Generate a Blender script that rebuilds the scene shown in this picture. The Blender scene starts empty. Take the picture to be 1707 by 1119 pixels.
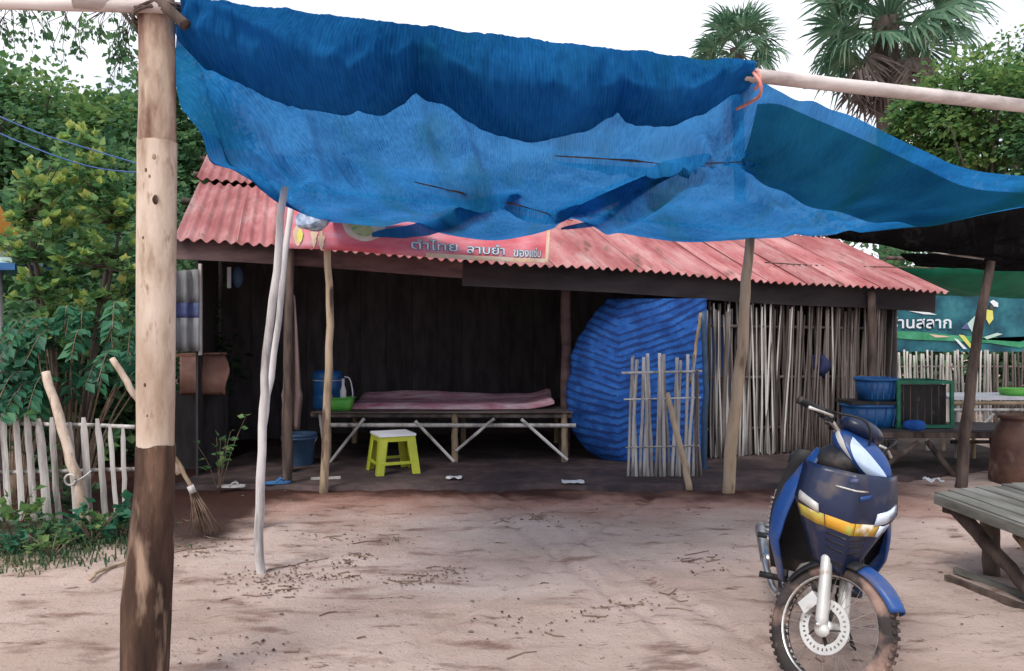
import bpy, bmesh, math, random
import numpy as np
from mathutils import Vector, Matrix, noise
R = math.radians
rnd = random.Random(7)
scene = bpy.context.scene
C = scene.collection

# ------------------------------------------------------------------ camera
F = 1300.0; CX = 853.5; CY = 559.5; EYE = 1.5
cam_d = bpy.data.cameras.new('camera')
cam_d.sensor_width = 36; cam_d.lens = 36*F/1707
cam_d.clip_start = .05; cam_d.clip_end = 2000
cam = bpy.data.objects.new('camera', cam_d); C.objects.link(cam)
cam.location = (0, 0, EYE); cam.rotation_euler = (R(90), 0, 0)
scene.camera = cam

# ------------------------------------------------------------------ sky, sun, exposure
SUN_EL, SUN_AZ = R(52), R(212)          # azimuth measured from +Y, clockwise
w = bpy.data.worlds.new('World'); scene.world = w; w.use_nodes = True
nt = w.node_tree; nt.nodes.clear()
out = nt.nodes.new('ShaderNodeOutputWorld'); bg = nt.nodes.new('ShaderNodeBackground')
sky = nt.nodes.new('ShaderNodeTexSky'); sky.sky_type = 'NISHITA'; sky.sun_disc = False
sky.sun_elevation = SUN_EL; sky.sun_rotation = SUN_AZ
sky.air_density = 1.0; sky.dust_density = 2.0
tc = nt.nodes.new('ShaderNodeTexCoord')
mp = nt.nodes.new('ShaderNodeMapping'); mp.inputs['Scale'].default_value = (1.5, 1.5, 4)
nz = nt.nodes.new('ShaderNodeTexNoise'); nz.inputs['Scale'].default_value = 1.6; nz.inputs['Detail'].default_value = 7
rp = nt.nodes.new('ShaderNodeValToRGB')
rp.color_ramp.elements[0].position = .34; rp.color_ramp.elements[0].color = (.42, .42, .42, 1)
rp.color_ramp.elements[1].position = .56; rp.color_ramp.elements[1].color = (.97, .97, .97, 1)
mx = nt.nodes.new('ShaderNodeMix'); mx.data_type = 'RGBA'
mx.inputs[7].default_value = (8.9, 9.1, 9.7, 1)
L = nt.links.new
L(tc.outputs['Generated'], mp.inputs['Vector']); L(mp.outputs['Vector'], nz.inputs['Vector'])
L(nz.outputs['Fac'], rp.inputs['Fac']); L(rp.outputs['Color'], mx.inputs[0])
L(sky.outputs['Color'], mx.inputs[6]); L(mx.outputs[2], bg.inputs['Color'])
bg.inputs['Strength'].default_value = .077
L(bg.outputs['Background'], out.inputs['Surface'])
sd = bpy.data.lights.new('sun', 'SUN'); sd.energy = 1.25; sd.angle = R(20); sd.color = (1, .96, .9)
sun = bpy.data.objects.new('sun', sd); C.objects.link(sun)
sdir = Vector((math.sin(SUN_AZ)*math.cos(SUN_EL), math.cos(SUN_AZ)*math.cos(SUN_EL), math.sin(SUN_EL)))
sun.rotation_euler = sdir.to_track_quat('Z', 'Y').to_euler()
vs = scene.view_settings
vs.view_transform = 'Standard'; vs.look = 'None'; vs.exposure = 0.92; vs.gamma = 1; vs.use_curve_mapping = False
scene.cycles.max_bounces = 8; scene.cycles.transparent_max_bounces = 12

# ------------------------------------------------------------------ helpers
def at(px, py, Y):
    return Vector(((px-CX)/F*Y, Y, EYE-(py-CY)/F*Y))
def gnd(px, py, z=0.0):
    Y = (EYE-z)*F/(py-CY); return Vector(((px-CX)/F*Y, Y, z))

class MB:
    def __init__(s): s.v = []; s.f = []; s.m = []; s.mi = 0
    def add(s, vs, fs):
        o = len(s.v); s.v += [tuple(p) for p in vs]
        for f in fs: s.f.append(tuple(i+o for i in f)); s.m.append(s.mi)
        return s
    def box(s, c, size, rot=None):
        hx, hy, hz = size[0]/2, size[1]/2, size[2]/2
        ps = [Vector((x, y, z)) for x in (-hx, hx) for y in (-hy, hy) for z in (-hz, hz)]
        if rot is not None: ps = [rot @ p for p in ps]
        c = Vector(c)
        return s.add([p+c for p in ps], [(0,1,3,2),(4,6,7,5),(0,4,5,1),(2,3,7,6),(0,2,6,4),(1,5,7,3)])
    def bar(s, p, q, a, b, up=(0,0,1)):
        p, q = Vector(p), Vector(q); d = (q-p); l = d.length; d.normalize()
        u = Vector(up); sx = d.cross(u)
        if sx.length < 1e-4: sx = d.cross(Vector((0,1,0)))
        sx.normalize(); uu = sx.cross(d)
        M = Matrix((d, sx, uu)).transposed()
        return s.box((p+q)/2, (l, a, b), M)
    def tube(s, pts, rs, n=8, caps=True):
        pts = [Vector(p) for p in pts]
        if not hasattr(rs, '__len__'): rs = [rs]*len(pts)
        vs, fs = [], []; ref = None
        for i, p in enumerate(pts):
            d = (pts[min(i+1, len(pts)-1)]-pts[max(i-1, 0)])
            if d.length < 1e-9: d = Vector((0,0,1))
            d.normalize()
            if ref is None:
                ref = Vector((1,0,0)) if abs(d.x) < .8 else Vector((0,1,0))
            a = (ref-d*ref.dot(d)).normalized(); ref = a; b = d.cross(a)
            for k in range(n):
                t = 2*math.pi*k/n
                vs.append(p+(a*math.cos(t)+b*math.sin(t))*rs[i])
        for i in range(len(pts)-1):
            for k in range(n):
                k2 = (k+1) % n
                fs.append((i*n+k, i*n+k2, (i+1)*n+k2, (i+1)*n+k))
        if caps:
            fs.append(tuple(range(n-1, -1, -1))); fs.append(tuple(range((len(pts)-1)*n, len(pts)*n)))
        return s.add(vs, fs)
    def lathe(s, prof, n=24, M=None, closed=False, arc=2*math.pi):
        M = M or Matrix.Identity(4); vs, fs = [], []
        full = abs(arc-2*math.pi) < 1e-6; cnt = n if full else n+1
        for k in range(cnt):
            t = arc*k/n
            for r, z in prof: vs.append(M @ Vector((r*math.cos(t), r*math.sin(t), z)))
        m = len(prof)
        for k in range(n):
            k2 = (k+1) % cnt
            for j in range(m if closed else m-1):
                j2 = (j+1) % m
                fs.append((k*m+j, k2*m+j, k2*m+j2, k*m+j2))
        return s.add(vs, fs)
    def grid(s, rows):
        nr, nc = len(rows), len(rows[0])
        return s.add([p for r in rows for p in r],
                     [(i*nc+j, i*nc+j+1, (i+1)*nc+j+1, (i+1)*nc+j) for i in range(nr-1) for j in range(nc-1)])
    def ell(s, c, r, n=14, m=9, M=None, pw=1.0):
        c = Vector(c); rows = []
        for i in range(m+1):
            ph = -math.pi/2+math.pi*i/m; row = []
            for j in range(n+1):
                t = 2*math.pi*j/n
                f = lambda v: math.copysign(abs(v)**pw, v)
                p = Vector((r[0]*f(math.cos(t))*f(math.cos(ph)), r[1]*f(math.sin(t))*f(math.cos(ph)), r[2]*f(math.sin(ph))))
                if M: p = M @ p
                row.append(c+p)
            rows.append(row)
        return s.grid(rows)
    def xf(s, M):
        s.v = [tuple(M @ Vector(p)) for p in s.v]; return s
    def mesh(s, name, mats, smooth=False):
        me = bpy.data.meshes.new(name); me.from_pydata(s.v, [], s.f)
        for m in (mats if isinstance(mats, (list, tuple)) else [mats]): me.materials.append(m)
        if any(s.m): me.polygons.foreach_set('material_index', s.m)
        if smooth: me.polygons.foreach_set('use_smooth', [True]*len(me.polygons))
        me.update(); return me

def wm(o):
    return (wm(o.parent) @ o.matrix_basis) if o.parent else o.matrix_basis.copy()
def link(name, me, parent=None):
    o = bpy.data.objects.new(name, me); C.objects.link(o)
    if parent: o.parent = parent
    return o
def tag(o, label=None, cat=None, group=None, kind=None):
    if label: o['label'] = label
    if cat: o['category'] = cat
    if group: o['group'] = group
    if kind: o['kind'] = kind
    return o
def thing(name, label, cat, loc=(0,0,0), rot=(0,0,0), group=None):
    o = bpy.data.objects.new(name, None); C.objects.link(o)
    o.empty_display_size = .2
    o.location = loc; o.rotation_euler = rot
    return tag(o, label, cat, group)
def part(name, mb, mats, parent, smooth=False, world=False, label=None, kind=None, solid=0):
    """one mesh object under its thing; world=True when mb is in world space"""
    if world: mb.xf(wm(parent).inverted())
    o = link(name, mb.mesh(name, mats, smooth), parent)
    if solid:
        md = o.modifiers.new('thickness', 'SOLIDIFY'); md.thickness = solid; md.offset = 0
    return tag(o, label, None, None, kind)
def single(name, mb, mats, label, cat, origin, smooth=False, group=None, solid=0):
    """a thing that is one mesh; mb in world space"""
    mb.xf(Matrix.Translation(-Vector(origin)))
    o = link(name, mb.mesh(name, mats, smooth)); o.location = origin
    if solid:
        md = o.modifiers.new('thickness', 'SOLIDIFY'); md.thickness = solid; md.offset = 0
    return tag(o, label, cat, group)
def struct(name, mb, mats, smooth=False, kind='structure'):
    o = link(name, mb.mesh(name, mats, smooth)); o['kind'] = kind; return o
def crom(pts, n):
    P = [Vector(p) for p in pts]; P = [P[0]*2-P[1]]+P+[P[-1]*2-P[-2]]; k = len(P)-3; outp = []
    for i in range(n):
        t = i/(n-1)*k; j = min(int(t), k-1); u = t-j
        a, b, c, d = P[j:j+4]
        outp.append(.5*((2*b)+(c-a)*u+(2*a-5*b+4*c-d)*u*u+(3*b-a-3*c+d)*u**3))
    return outp
def pole_pts(pts, n=14, wob=.012, seed=0):
    q = crom(pts, n)
    for i, p in enumerate(q):
        if 0 < i < n-1:
            p.x += wob*noise.noise((i*.6, seed*3.1, 1)); p.y += wob*noise.noise((i*.6, seed*3.1, 9))
    return q
def knots(n, r0, r1, amp=.08, seed=0):
    return [(r0+(r1-r0)*i/(n-1))*(1+amp*noise.noise((i*.9, seed*5.3, 4))) for i in range(n)]
def bamboo(mb, p, q, r0, r1, step=.3, n=10, bend=0.0):
    p, q = Vector(p), Vector(q); ln = (q-p).length; k = max(2, int(ln/step)); pts, rs = [], []
    for i in range(k+1):
        t0 = i/k; r = r0+(r1-r0)*t0
        for dt, f in ((-.006, 1.0), (0, 1.1), (.006, 1.0)):
            t = t0+dt/max(ln, .01)*2
            if 0 <= t <= 1 or dt == 0:
                t = min(max(t, 0), 1)
                s = p.lerp(q, t); s.z += bend*math.sin(math.pi*t); pts.append(s); rs.append(r*f)
        if i < k:
            t = (i+.5)/k; s = p.lerp(q, t); s.z += bend*math.sin(math.pi*t); pts.append(s); rs.append((r0+(r1-r0)*t)*.97)
    return mb.tube(pts, rs, n)

# ------------------------------------------------------------------ materials
def mat(name, cols, scale=6, stretch=(1,1,1), rough=.8, bump=.15, bscale=None, spec=.25, metal=0,
        spots=(), vary=0.0, detail=7, coat=0, trans=0, rrand=True):
    m = bpy.data.materials.new(name); m.use_nodes = True; nt = m.node_tree; N = nt.nodes.new; K = nt.links.new
    b = nt.nodes['Principled BSDF']; o = nt.nodes['Material Output']
    tc = N('ShaderNodeTexCoord'); mp = N('ShaderNodeMapping'); mp.inputs['Scale'].default_value = stretch
    src = tc.outputs['Object']
    oi = N('ShaderNodeObjectInfo')
    if rrand:
        mu = N('ShaderNodeVectorMath'); mu.operation = 'SCALE'; mu.inputs[0].default_value = (13, 7, 9)
        K(oi.outputs['Random'], mu.inputs['Scale'])
        ad = N('ShaderNodeVectorMath'); ad.operation = 'ADD'
        K(src, ad.inputs[0]); K(mu.outputs[0], ad.inputs[1]); src = ad.outputs[0]
    K(src, mp.inputs['Vector'])
    nz = N('ShaderNodeTexNoise'); nz.inputs['Scale'].default_value = scale; nz.inputs['Detail'].default_value = detail
    nz.inputs['Roughness'].default_value = .62
    K(mp.outputs[0], nz.inputs['Vector'])
    rp = N('ShaderNodeValToRGB'); cr = rp.color_ramp
    if len(cols) == 1: cols = [(.3, cols[0]), (.7, tuple(c*.85 for c in cols[0]))]
    elif not isinstance(cols[0][1], (tuple, list)): cols = [(.36+.28*i/(len(cols)-1), c) for i, c in enumerate(cols)]
    while len(cr.elements) < len(cols): cr.elements.new(.5)
    for e, (p, c) in zip(cr.elements, cols): e.position = p; e.color = (*c, 1)
    K(nz.outputs['Fac'], rp.inputs['Fac']); col = rp.outputs['Color']
    for i, (c, sc, lo, hi) in enumerate(spots):
        n2 = N('ShaderNodeTexNoise'); n2.inputs['Scale'].default_value = sc; n2.inputs['Detail'].default_value = 6
        mp2 = N('ShaderNodeMapping'); mp2.inputs['Location'].default_value = (3.3*i+1, 5.1, 2.2*i)
        mp2.inputs['Scale'].default_value = stretch
        K(src, mp2.inputs['Vector']); K(mp2.outputs[0], n2.inputs['Vector'])
        mr = N('ShaderNodeMapRange'); mr.inputs[1].default_value = lo; mr.inputs[2].default_value = hi
        K(n2.outputs['Fac'], mr.inputs[0])
        mx = N('ShaderNodeMix'); mx.data_type = 'RGBA'; K(mr.outputs[0], mx.inputs[0]); K(col, mx.inputs[6])
        mx.inputs[7].default_value = (*c, 1); col = mx.outputs[2]
    if vary:
        hs = N('ShaderNodeHueSaturation'); mr = N('ShaderNodeMapRange')
        mr.inputs[3].default_value = 1-vary; mr.inputs[4].default_value = 1+vary
        K(oi.outputs['Random'], mr.inputs[0]); K(mr.outputs[0], hs.inputs['Value']); K(col, hs.inputs['Color']); col = hs.outputs[0]
    K(col, b.inputs['Base Color'])
    b.inputs['Roughness'].default_value = rough; b.inputs['Metallic'].default_value = metal
    b.inputs['Specular IOR Level'].default_value = spec; b.inputs['Coat Weight'].default_value = coat
    b.inputs['Coat Roughness'].default_value = .12
    if bump:
        n3 = N('ShaderNodeTexNoise'); n3.inputs['Scale'].default_value = bscale or scale*3; n3.inputs['Detail'].default_value = 8
        K(mp.outputs[0], n3.inputs['Vector']); bp = N('ShaderNodeBump'); bp.inputs['Strength'].default_value = bump
        bp.inputs['Distance'].default_value = .02; K(n3.outputs['Fac'], bp.inputs['Height']); K(bp.outputs[0], b.inputs['Normal'])
    if trans:
        tr = N('ShaderNodeBsdfTranslucent'); K(col, tr.inputs['Color']); ms = N('ShaderNodeMixShader'); ms.inputs[0].default_value = trans
        K(b.outputs[0], ms.inputs[1]); K(tr.outputs[0], ms.inputs[2]); K(ms.outputs[0], o.inputs['Surface'])
    return m

def leafmat(name, cols, trans=.35, rough=.5):
    m = bpy.data.materials.new(name); m.use_nodes = True; nt = m.node_tree; N = nt.nodes.new; K = nt.links.new
    b = nt.nodes['Principled BSDF']; o = nt.nodes['Material Output']
    g = N('ShaderNodeNewGeometry'); rp = N('ShaderNodeValToRGB'); cr = rp.color_ramp
    tc = N('ShaderNodeTexCoord'); nz = N('ShaderNodeTexNoise'); nz.inputs['Scale'].default_value = 1.3
    K(tc.outputs['Object'], nz.inputs['Vector'])
    ad = N('ShaderNodeMath'); ad.operation = 'MULTIPLY_ADD'; ad.inputs[1].default_value = .55
    sb = N('ShaderNodeMath'); sb.operation = 'MULTIPLY_ADD'; sb.inputs[1].default_value = 1.4; sb.inputs[2].default_value = -.45
    K(nz.outputs['Fac'], sb.inputs[0]); K(g.outputs['Random Per Island'], ad.inputs[0]); K(sb.outputs[0], ad.inputs[2])
    while len(cr.elements) < len(cols): cr.elements.new(.5)
    for i, (e, c) in enumerate(zip(cr.elements, cols)): e.position = .1+.8*i/(len(cols)-1); e.color = (*c, 1)
    K(ad.outputs[0], rp.inputs['Fac']); K(rp.outputs[0], b.inputs['Base Color'])
    b.inputs['Roughness'].default_value = rough; b.inputs['Specular IOR Level'].default_value = .3
    tr = N('ShaderNodeBsdfTranslucent'); K(rp.outputs[0], tr.inputs['Color']); ms = N('ShaderNodeMixShader'); ms.inputs[0].default_value = trans
    K(b.outputs[0], ms.inputs[1]); K(tr.outputs[0], ms.inputs[2]); K(ms.outputs[0], o.inputs['Surface'])
    return m

def netmat(name, c1, c2, trans=.55, hole=.1):
    """woven shade cloth: diffuse + translucent, tiny holes, streaky weave"""
    m = bpy.data.materials.new(name); m.use_nodes = True; nt = m.node_tree; N = nt.nodes.new; K = nt.links.new
    nt.nodes.remove(nt.nodes['Principled BSDF']); o = nt.nodes['Material Output']
    tc = N('ShaderNodeTexCoord'); mp = N('ShaderNodeMapping'); mp.inputs['Scale'].default_value = (60, 9, 5)
    K(tc.outputs['Object'], mp.inputs['Vector'])
    nz = N('ShaderNodeTexNoise'); nz.inputs['Scale'].default_value = 1.6; nz.inputs['Detail'].default_value = 2
    K(mp.outputs[0], nz.inputs['Vector'])
    n2 = N('ShaderNodeTexNoise'); n2.inputs['Scale'].default_value = 1.5; n2.inputs['Detail'].default_value = 7; n2.inputs['Roughness'].default_value = .6
    K(tc.outputs['Object'], n2.inputs['Vector'])
    wv = N('ShaderNodeTexWave'); wv.wave_type = 'BANDS'; wv.bands_direction = 'X'; wv.inputs['Scale'].default_value = 21
    wv.inputs['Distortion'].default_value = 1.6; wv.inputs['Detail'].default_value = 2; wv.inputs['Detail Scale'].default_value = .6
    K(tc.outputs['Object'], wv.inputs['Vector'])
    w1 = N('ShaderNodeMath'); w1.operation = 'MULTIPLY_ADD'; w1.inputs[1].default_value = .055; K(wv.outputs['Fac'], w1.inputs[0])
    hf = N('ShaderNodeMath'); hf.operation = 'MULTIPLY'; hf.inputs[1].default_value = .66
    K(n2.outputs['Fac'], hf.inputs[0]); K(hf.outputs[0], w1.inputs[2])
    ad = N('ShaderNodeMath'); ad.operation = 'MULTIPLY_ADD'; ad.inputs[1].default_value = .30
    K(nz.outputs['Fac'], ad.inputs[0]); K(w1.outputs[0], ad.inputs[2])
    rp = N('ShaderNodeValToRGB'); rp.color_ramp.elements[0].position = .36; rp.color_ramp.elements[1].position = .62
    rp.color_ramp.elements[0].color = (*c1, 1); rp.color_ramp.elements[1].color = (*c2, 1); K(ad.outputs[0], rp.inputs['Fac'])
    n4 = N('ShaderNodeTexNoise'); n4.inputs['Scale'].default_value = 1.1; n4.inputs['Detail'].default_value = 5
    mp4 = N('ShaderNodeMapping'); mp4.inputs['Scale'].default_value = (2.2, .6, 1.2); mp4.inputs['Location'].default_value = (4, 2, 1)
    K(tc.outputs['Object'], mp4.inputs['Vector']); K(mp4.outputs[0], n4.inputs['Vector'])
    m4 = N('ShaderNodeMapRange'); m4.inputs[1].default_value = .52; m4.inputs[2].default_value = .72; m4.inputs[4].default_value = .75; K(n4.outputs['Fac'], m4.inputs[0])
    x4 = N('ShaderNodeMix'); x4.data_type = 'RGBA'; K(m4.outputs[0], x4.inputs[0]); K(rp.outputs[0], x4.inputs[6]); x4.inputs[7].default_value = (c1[0]*1.2, c1[1]*1.25, c1[2]*.62, 1)
    class _o: outputs = [x4.outputs[2]]
    rp = _o
    d = N('ShaderNodeBsdfDiffuse'); t = N('ShaderNodeBsdfTranslucent'); tp = N('ShaderNodeBsdfTransparent')
    K(rp.outputs[0], d.inputs['Color']); K(rp.outputs[0], t.inputs['Color'])
    a = N('ShaderNodeMixShader'); a.inputs[0].default_value = trans; K(d.outputs[0], a.inputs[1]); K(t.outputs[0], a.inputs[2])
    bmx = N('ShaderNodeMixShader')
    mr = N('ShaderNodeMapRange'); mr.inputs[1].default_value = .35; mr.inputs[2].default_value = .7
    mr.inputs[3].default_value = hole*.4; mr.inputs[4].default_value = hole*1.8
    K(ad.outputs[0], mr.inputs[0]); K(mr.outputs[0], bmx.inputs[0])
    K(a.outputs[0], bmx.inputs[1]); K(tp.outputs[0], bmx.inputs[2]); K(bmx.outputs[0], o.inputs['Surface'])
    return m

M = {}
M['peeled'] = mat('peeled_wood', [(.36,.26,.19),(.58,.46,.37),(.68,.56,.47)], 9, (1,1,.3), .75, .3, 26,
                  spots=[((.20,.11,.07), 16, .64, .72), ((.40,.29,.22), 3, .5, .72), ((.32,.22,.15), 34, .6, .72)])
M['bark'] = mat('dark_bark', [(.03,.017,.013),(.075,.042,.03),(.16,.095,.065)], 7, (1,1,.22), .9, .8, 20,
                spots=[((.36,.25,.18), 8, .52, .60), ((.03,.016,.012), 9, .6, .7)])
M['blotch'] = mat('blotched_wood', [(.16,.085,.06),(.36,.25,.19),(.52,.41,.32)], 8, (1,1,.35), .85, .4, 22,
                  spots=[((.10,.05,.035), 7, .56, .66)])
M['greypole'] = mat('grey_pole', [(.27,.25,.24),(.54,.51,.50),(.68,.65,.63)], 9, (1,1,.15), .7, .2, 24,
                    spots=[((.12,.10,.09), 14, .66, .72)], vary=.1)
M['brownpole'] = mat('brown_pole', [(.20,.14,.09),(.40,.30,.20),(.48,.37,.27)], 8, (1,1,.2), .8, .3, 22, spots=[((.1,.06,.05), 8, .62, .7)])
M['darkpole'] = mat('dark_pole', [(.035,.025,.022),(.09,.065,.055),(.15,.11,.09)], 9, (1,1,.2), .85, .4, 22)
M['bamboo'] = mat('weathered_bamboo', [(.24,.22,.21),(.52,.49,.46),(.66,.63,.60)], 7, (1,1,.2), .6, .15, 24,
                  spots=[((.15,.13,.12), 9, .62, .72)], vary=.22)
M['bamboodark'] = mat('dark_brown_bamboo', [(.07,.056,.052),(.15,.122,.113),(.24,.205,.19)], 7, (1,1,.2), .65, .15, 24, vary=.3)  # darker brown bamboo for slats and rails
M['picket'] = mat('weathered_picket', [(.2,.18,.17),(.44,.41,.39),(.58,.55,.52)], 8, (1,1,.15), .85, .5, 24,
                  spots=[((.10,.09,.07), 9, .58, .7)], vary=.2)
M['beam'] = mat('bleached_bamboo', [(.32,.26,.25),(.58,.52,.50),(.72,.66,.64)], 5, (.25,1,1), .6, .15, 22, spots=[((.22,.15,.12), 6, .62, .72)])
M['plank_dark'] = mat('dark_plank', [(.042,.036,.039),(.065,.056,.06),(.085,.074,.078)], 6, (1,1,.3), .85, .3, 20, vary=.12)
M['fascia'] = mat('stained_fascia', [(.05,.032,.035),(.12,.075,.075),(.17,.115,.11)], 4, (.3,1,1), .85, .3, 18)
M['fascia_dark'] = mat('eave_shadow_fascia', [(.02,.017,.019),(.045,.038,.041)], 4, (.3,1,1), .9, .3, 18)  # near black: shadow and dark net under the eave painted into the board
M['roof'] = mat('faded_red_roof', [(.29,.085,.085),(.38,.145,.145),(.45,.235,.23)], 3.2, (1,.35,1), .75, .15, 26,
                spots=[((.43,.29,.28), 3.5, .58, .80), ((.15,.075,.06), 5, .62, .74), ((.19,.12,.10), 12, .62, .74)], vary=.14)
M['grey_plank'] = mat('grey_plank', [(.07,.066,.058),(.15,.145,.128),(.225,.22,.20)], 5, (1,.18,1), .75, .5, 26,
                      spots=[((.10,.09,.08), 6, .58, .68)], vary=.2)
M['net'] = netmat('blue_net', (.007,.085,.25), (.024,.205,.50), .62, .02)
M['teal'] = netmat('teal_net', (.017,.165,.265), (.038,.275,.37), .66, .01)
M['blacknet'] = netmat('black_net', (.008,.008,.009), (.022,.022,.024), .35, .05)
M['greentarp'] = mat('green_tarp', [(.01,.16,.095),(.02,.24,.14)], 3, rough=.5, bump=.05, trans=.35)
M['bluetarp'] = mat('blue_tarp', [(.011,.055,.23),(.018,.095,.36),(.03,.14,.46)], 5, rough=.75, bump=.1, spec=.2)
M['bluetarp2'] = mat('blue_sheet', [(.012,.10,.36),(.025,.20,.52)], 4, rough=.4, bump=.05, spec=.4)
M['blueplastic'] = mat('blue_plastic', [(.012,.075,.24),(.02,.13,.34)], 4, rough=.4, bump=.03, spec=.45)
M['bluedark'] = mat('faded_dark_blue_plastic', [(.03,.06,.12),(.05,.10,.18)], 4, rough=.5, bump=.05)
M['bagdark'] = mat('dark_bag', [(.016,.02,.06),(.03,.036,.10)], 6, rough=.8, bump=.1)
M['white'] = mat('white_plastic', [(.62,.62,.68),(.74,.74,.78)], 5, rough=.45, bump=.03)
M['lime'] = mat('lime_plastic', [(.34,.38,.03),(.45,.47,.04)], 4, rough=.4, bump=.02, spec=.45)
M['greenplastic'] = mat('green_plastic', [(.10,.42,.07),(.18,.52,.10)], 4, rough=.4, bump=.02)
M['orange'] = mat('orange_plastic', [(.75,.27,.02),(.8,.34,.04)], 4, rough=.4, bump=.02)
M['pinkmat'] = mat('pink_mat', [(.42,.15,.20),(.56,.30,.35),(.66,.50,.54)], 3, (1,4,4), .9, .2, 30)
M['browncloth'] = mat('brown_cloth', [(.13,.085,.08),(.24,.17,.165)], 5, (1,1,.2), .95, .3, 30)
M['palecloth'] = mat('pale_cloth', [(.40,.40,.42),(.52,.52,.54)], 3, rough=.9, bump=.1, trans=.5)
M['bluecloth'] = mat('blue_stripe', [(.16,.20,.42),(.24,.28,.5)], 3, rough=.9, bump=.1, trans=.5)
M['clay'] = mat('clay', [(.34,.17,.13),(.5,.28,.22)], 5, rough=.85, bump=.3)
M['jar'] = mat('brown_glaze', [(.07,.035,.028),(.14,.075,.055)], 4, rough=.55, bump=.2, spots=[((.2,.13,.1), 4, .58, .7)])
M['greenpaint'] = mat('green_paint', [(.015,.10,.065),(.03,.18,.11)], 7, rough=.55, bump=.1, spots=[((.10,.06,.04), 9, .64, .7)])
M['black'] = mat('black_plastic', [(.012,.012,.014),(.025,.025,.027)], 6, rough=.5, bump=.05, spots=[((.11,.085,.075), 7, .58, .75)])
M['rubber'] = mat('muddy_rubber', [(.028,.024,.024),(.06,.048,.045)], 8, rough=.85, bump=.3, spots=[((.34,.22,.18), 6, .50, .66)])
M['mud'] = mat('dry_mud', [(.30,.19,.155),(.42,.29,.245)], 8, rough=.95, bump=.5)
M['chrome'] = mat('dull_chrome', [(.55,.53,.5),(.7,.68,.65)], 8, rough=.32, bump=.05, metal=.9, spots=[((.28,.2,.16), 9, .58, .72)])
M['alu'] = mat('grey_alloy', [(.5,.49,.47),(.62,.61,.59)], 8, rough=.45, bump=.08, metal=.35, spots=[((.3,.22,.18), 10, .6, .72)])
M['bikeblue'] = mat('bike_blue', [(.008,.045,.18),(.012,.065,.25)], 4, rough=.45, bump=.03, spec=.4, coat=.1, spots=[((.12,.10,.10), 7, .52, .76)])
M['bikenavy'] = mat('bike_navy', [(.005,.011,.037),(.010,.02,.065)], 5, rough=.42, bump=.03, spec=.4, coat=.15, spots=[((.11,.085,.08), 7, .58, .78)])
M['spoke'] = mat('dull_spoke', [(.22,.19,.17),(.34,.31,.29)], 9, rough=.6, bump=0, metal=.4)
M['lens'] = mat('headlight_lens', [(.42,.55,.78),(.70,.78,.90)], 5, rough=.15, bump=.02, spec=.6, coat=.8, metal=.2)
M['amber'] = mat('amber_lens', [(.6,.35,.2),(.7,.5,.35)], 6, rough=.2, bump=0)
M['stripe_orange'] = mat('stripe_orange', [(.60,.30,.03),(.66,.42,.06)], 14, rough=.5, bump=.05, spots=[((.4,.45,.1), 14, .6, .68)])
M['yellow'] = mat('yellow_strip', [(.55,.40,.05),(.50,.30,.05),(.36,.38,.08)], 9, rough=.5, bump=.05, spots=[((.75,.7,.6), 12, .6, .68)])
M['seat'] = mat('black_vinyl', [(.012,.012,.013),(.02,.02,.022)], 8, rough=.55, bump=.1)
M['rope'] = mat('pink_rope', [(.6,.2,.17),(.72,.34,.28)], 20, rough=.9, bump=.3)
M['bluecable'] = mat('blue_cable', [(.05,.10,.3),(.08,.15,.36)], 5, rough=.6, bump=0)
M['twig'] = mat('twig', [(.12,.075,.05),(.28,.2,.15)], 9, rough=.9, bump=.3)
M['trunk'] = mat('trunk_bark', [(.05,.04,.033),(.13,.105,.09)], 5, (1,1,.3), .95, .6, 16)
M['pinkred'] = mat('banner_red', [(.60,.10,.13),(.66,.19,.22),(.62,.34,.40)], 1.6, (1,1,3), .55, .03)
M['cream'] = mat('banner_cream', [(.68,.58,.46),(.62,.42,.26)], 6, rough=.6, bump=.03)
M['ltgreen'] = mat('salad_print', [(.18,.30,.10),(.42,.46,.22),(.50,.36,.14)], 30, rough=.6, bump=.0)
M['lettering'] = mat('white_lettering', [(.68,.74,.78),(.76,.80,.82)], 6, rough=.6, bump=0)
M['outline'] = mat('teal_outline', [(.08,.22,.30),(.12,.28,.36)], 6, rough=.6, bump=0)
M['signblue'] = mat('sign_blue', [(.012,.06,.09),(.02,.12,.16),(.04,.19,.22)], 2.5, rough=.5, bump=0)
M['signgreen'] = mat('sign_green', [(.03,.22,.10),(.08,.36,.2)], 5, rough=.5, bump=0)
M['yellowprint'] = mat('yellow_print', [(.62,.6,.12),(.7,.66,.2)], 6, rough=.6, bump=0)
M['paper'] = mat('litter_white', [(.55,.54,.56),(.7,.69,.7)], 8, rough=.8, bump=.1)
M['sandal'] = mat('blue_rubber', [(.04,.14,.34),(.07,.2,.42)], 8, rough=.7, bump=.1)
M['teapale'] = mat('pale_green_paint', [(.42,.58,.52),(.5,.66,.6)], 6, rough=.6, bump=.05)
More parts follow.
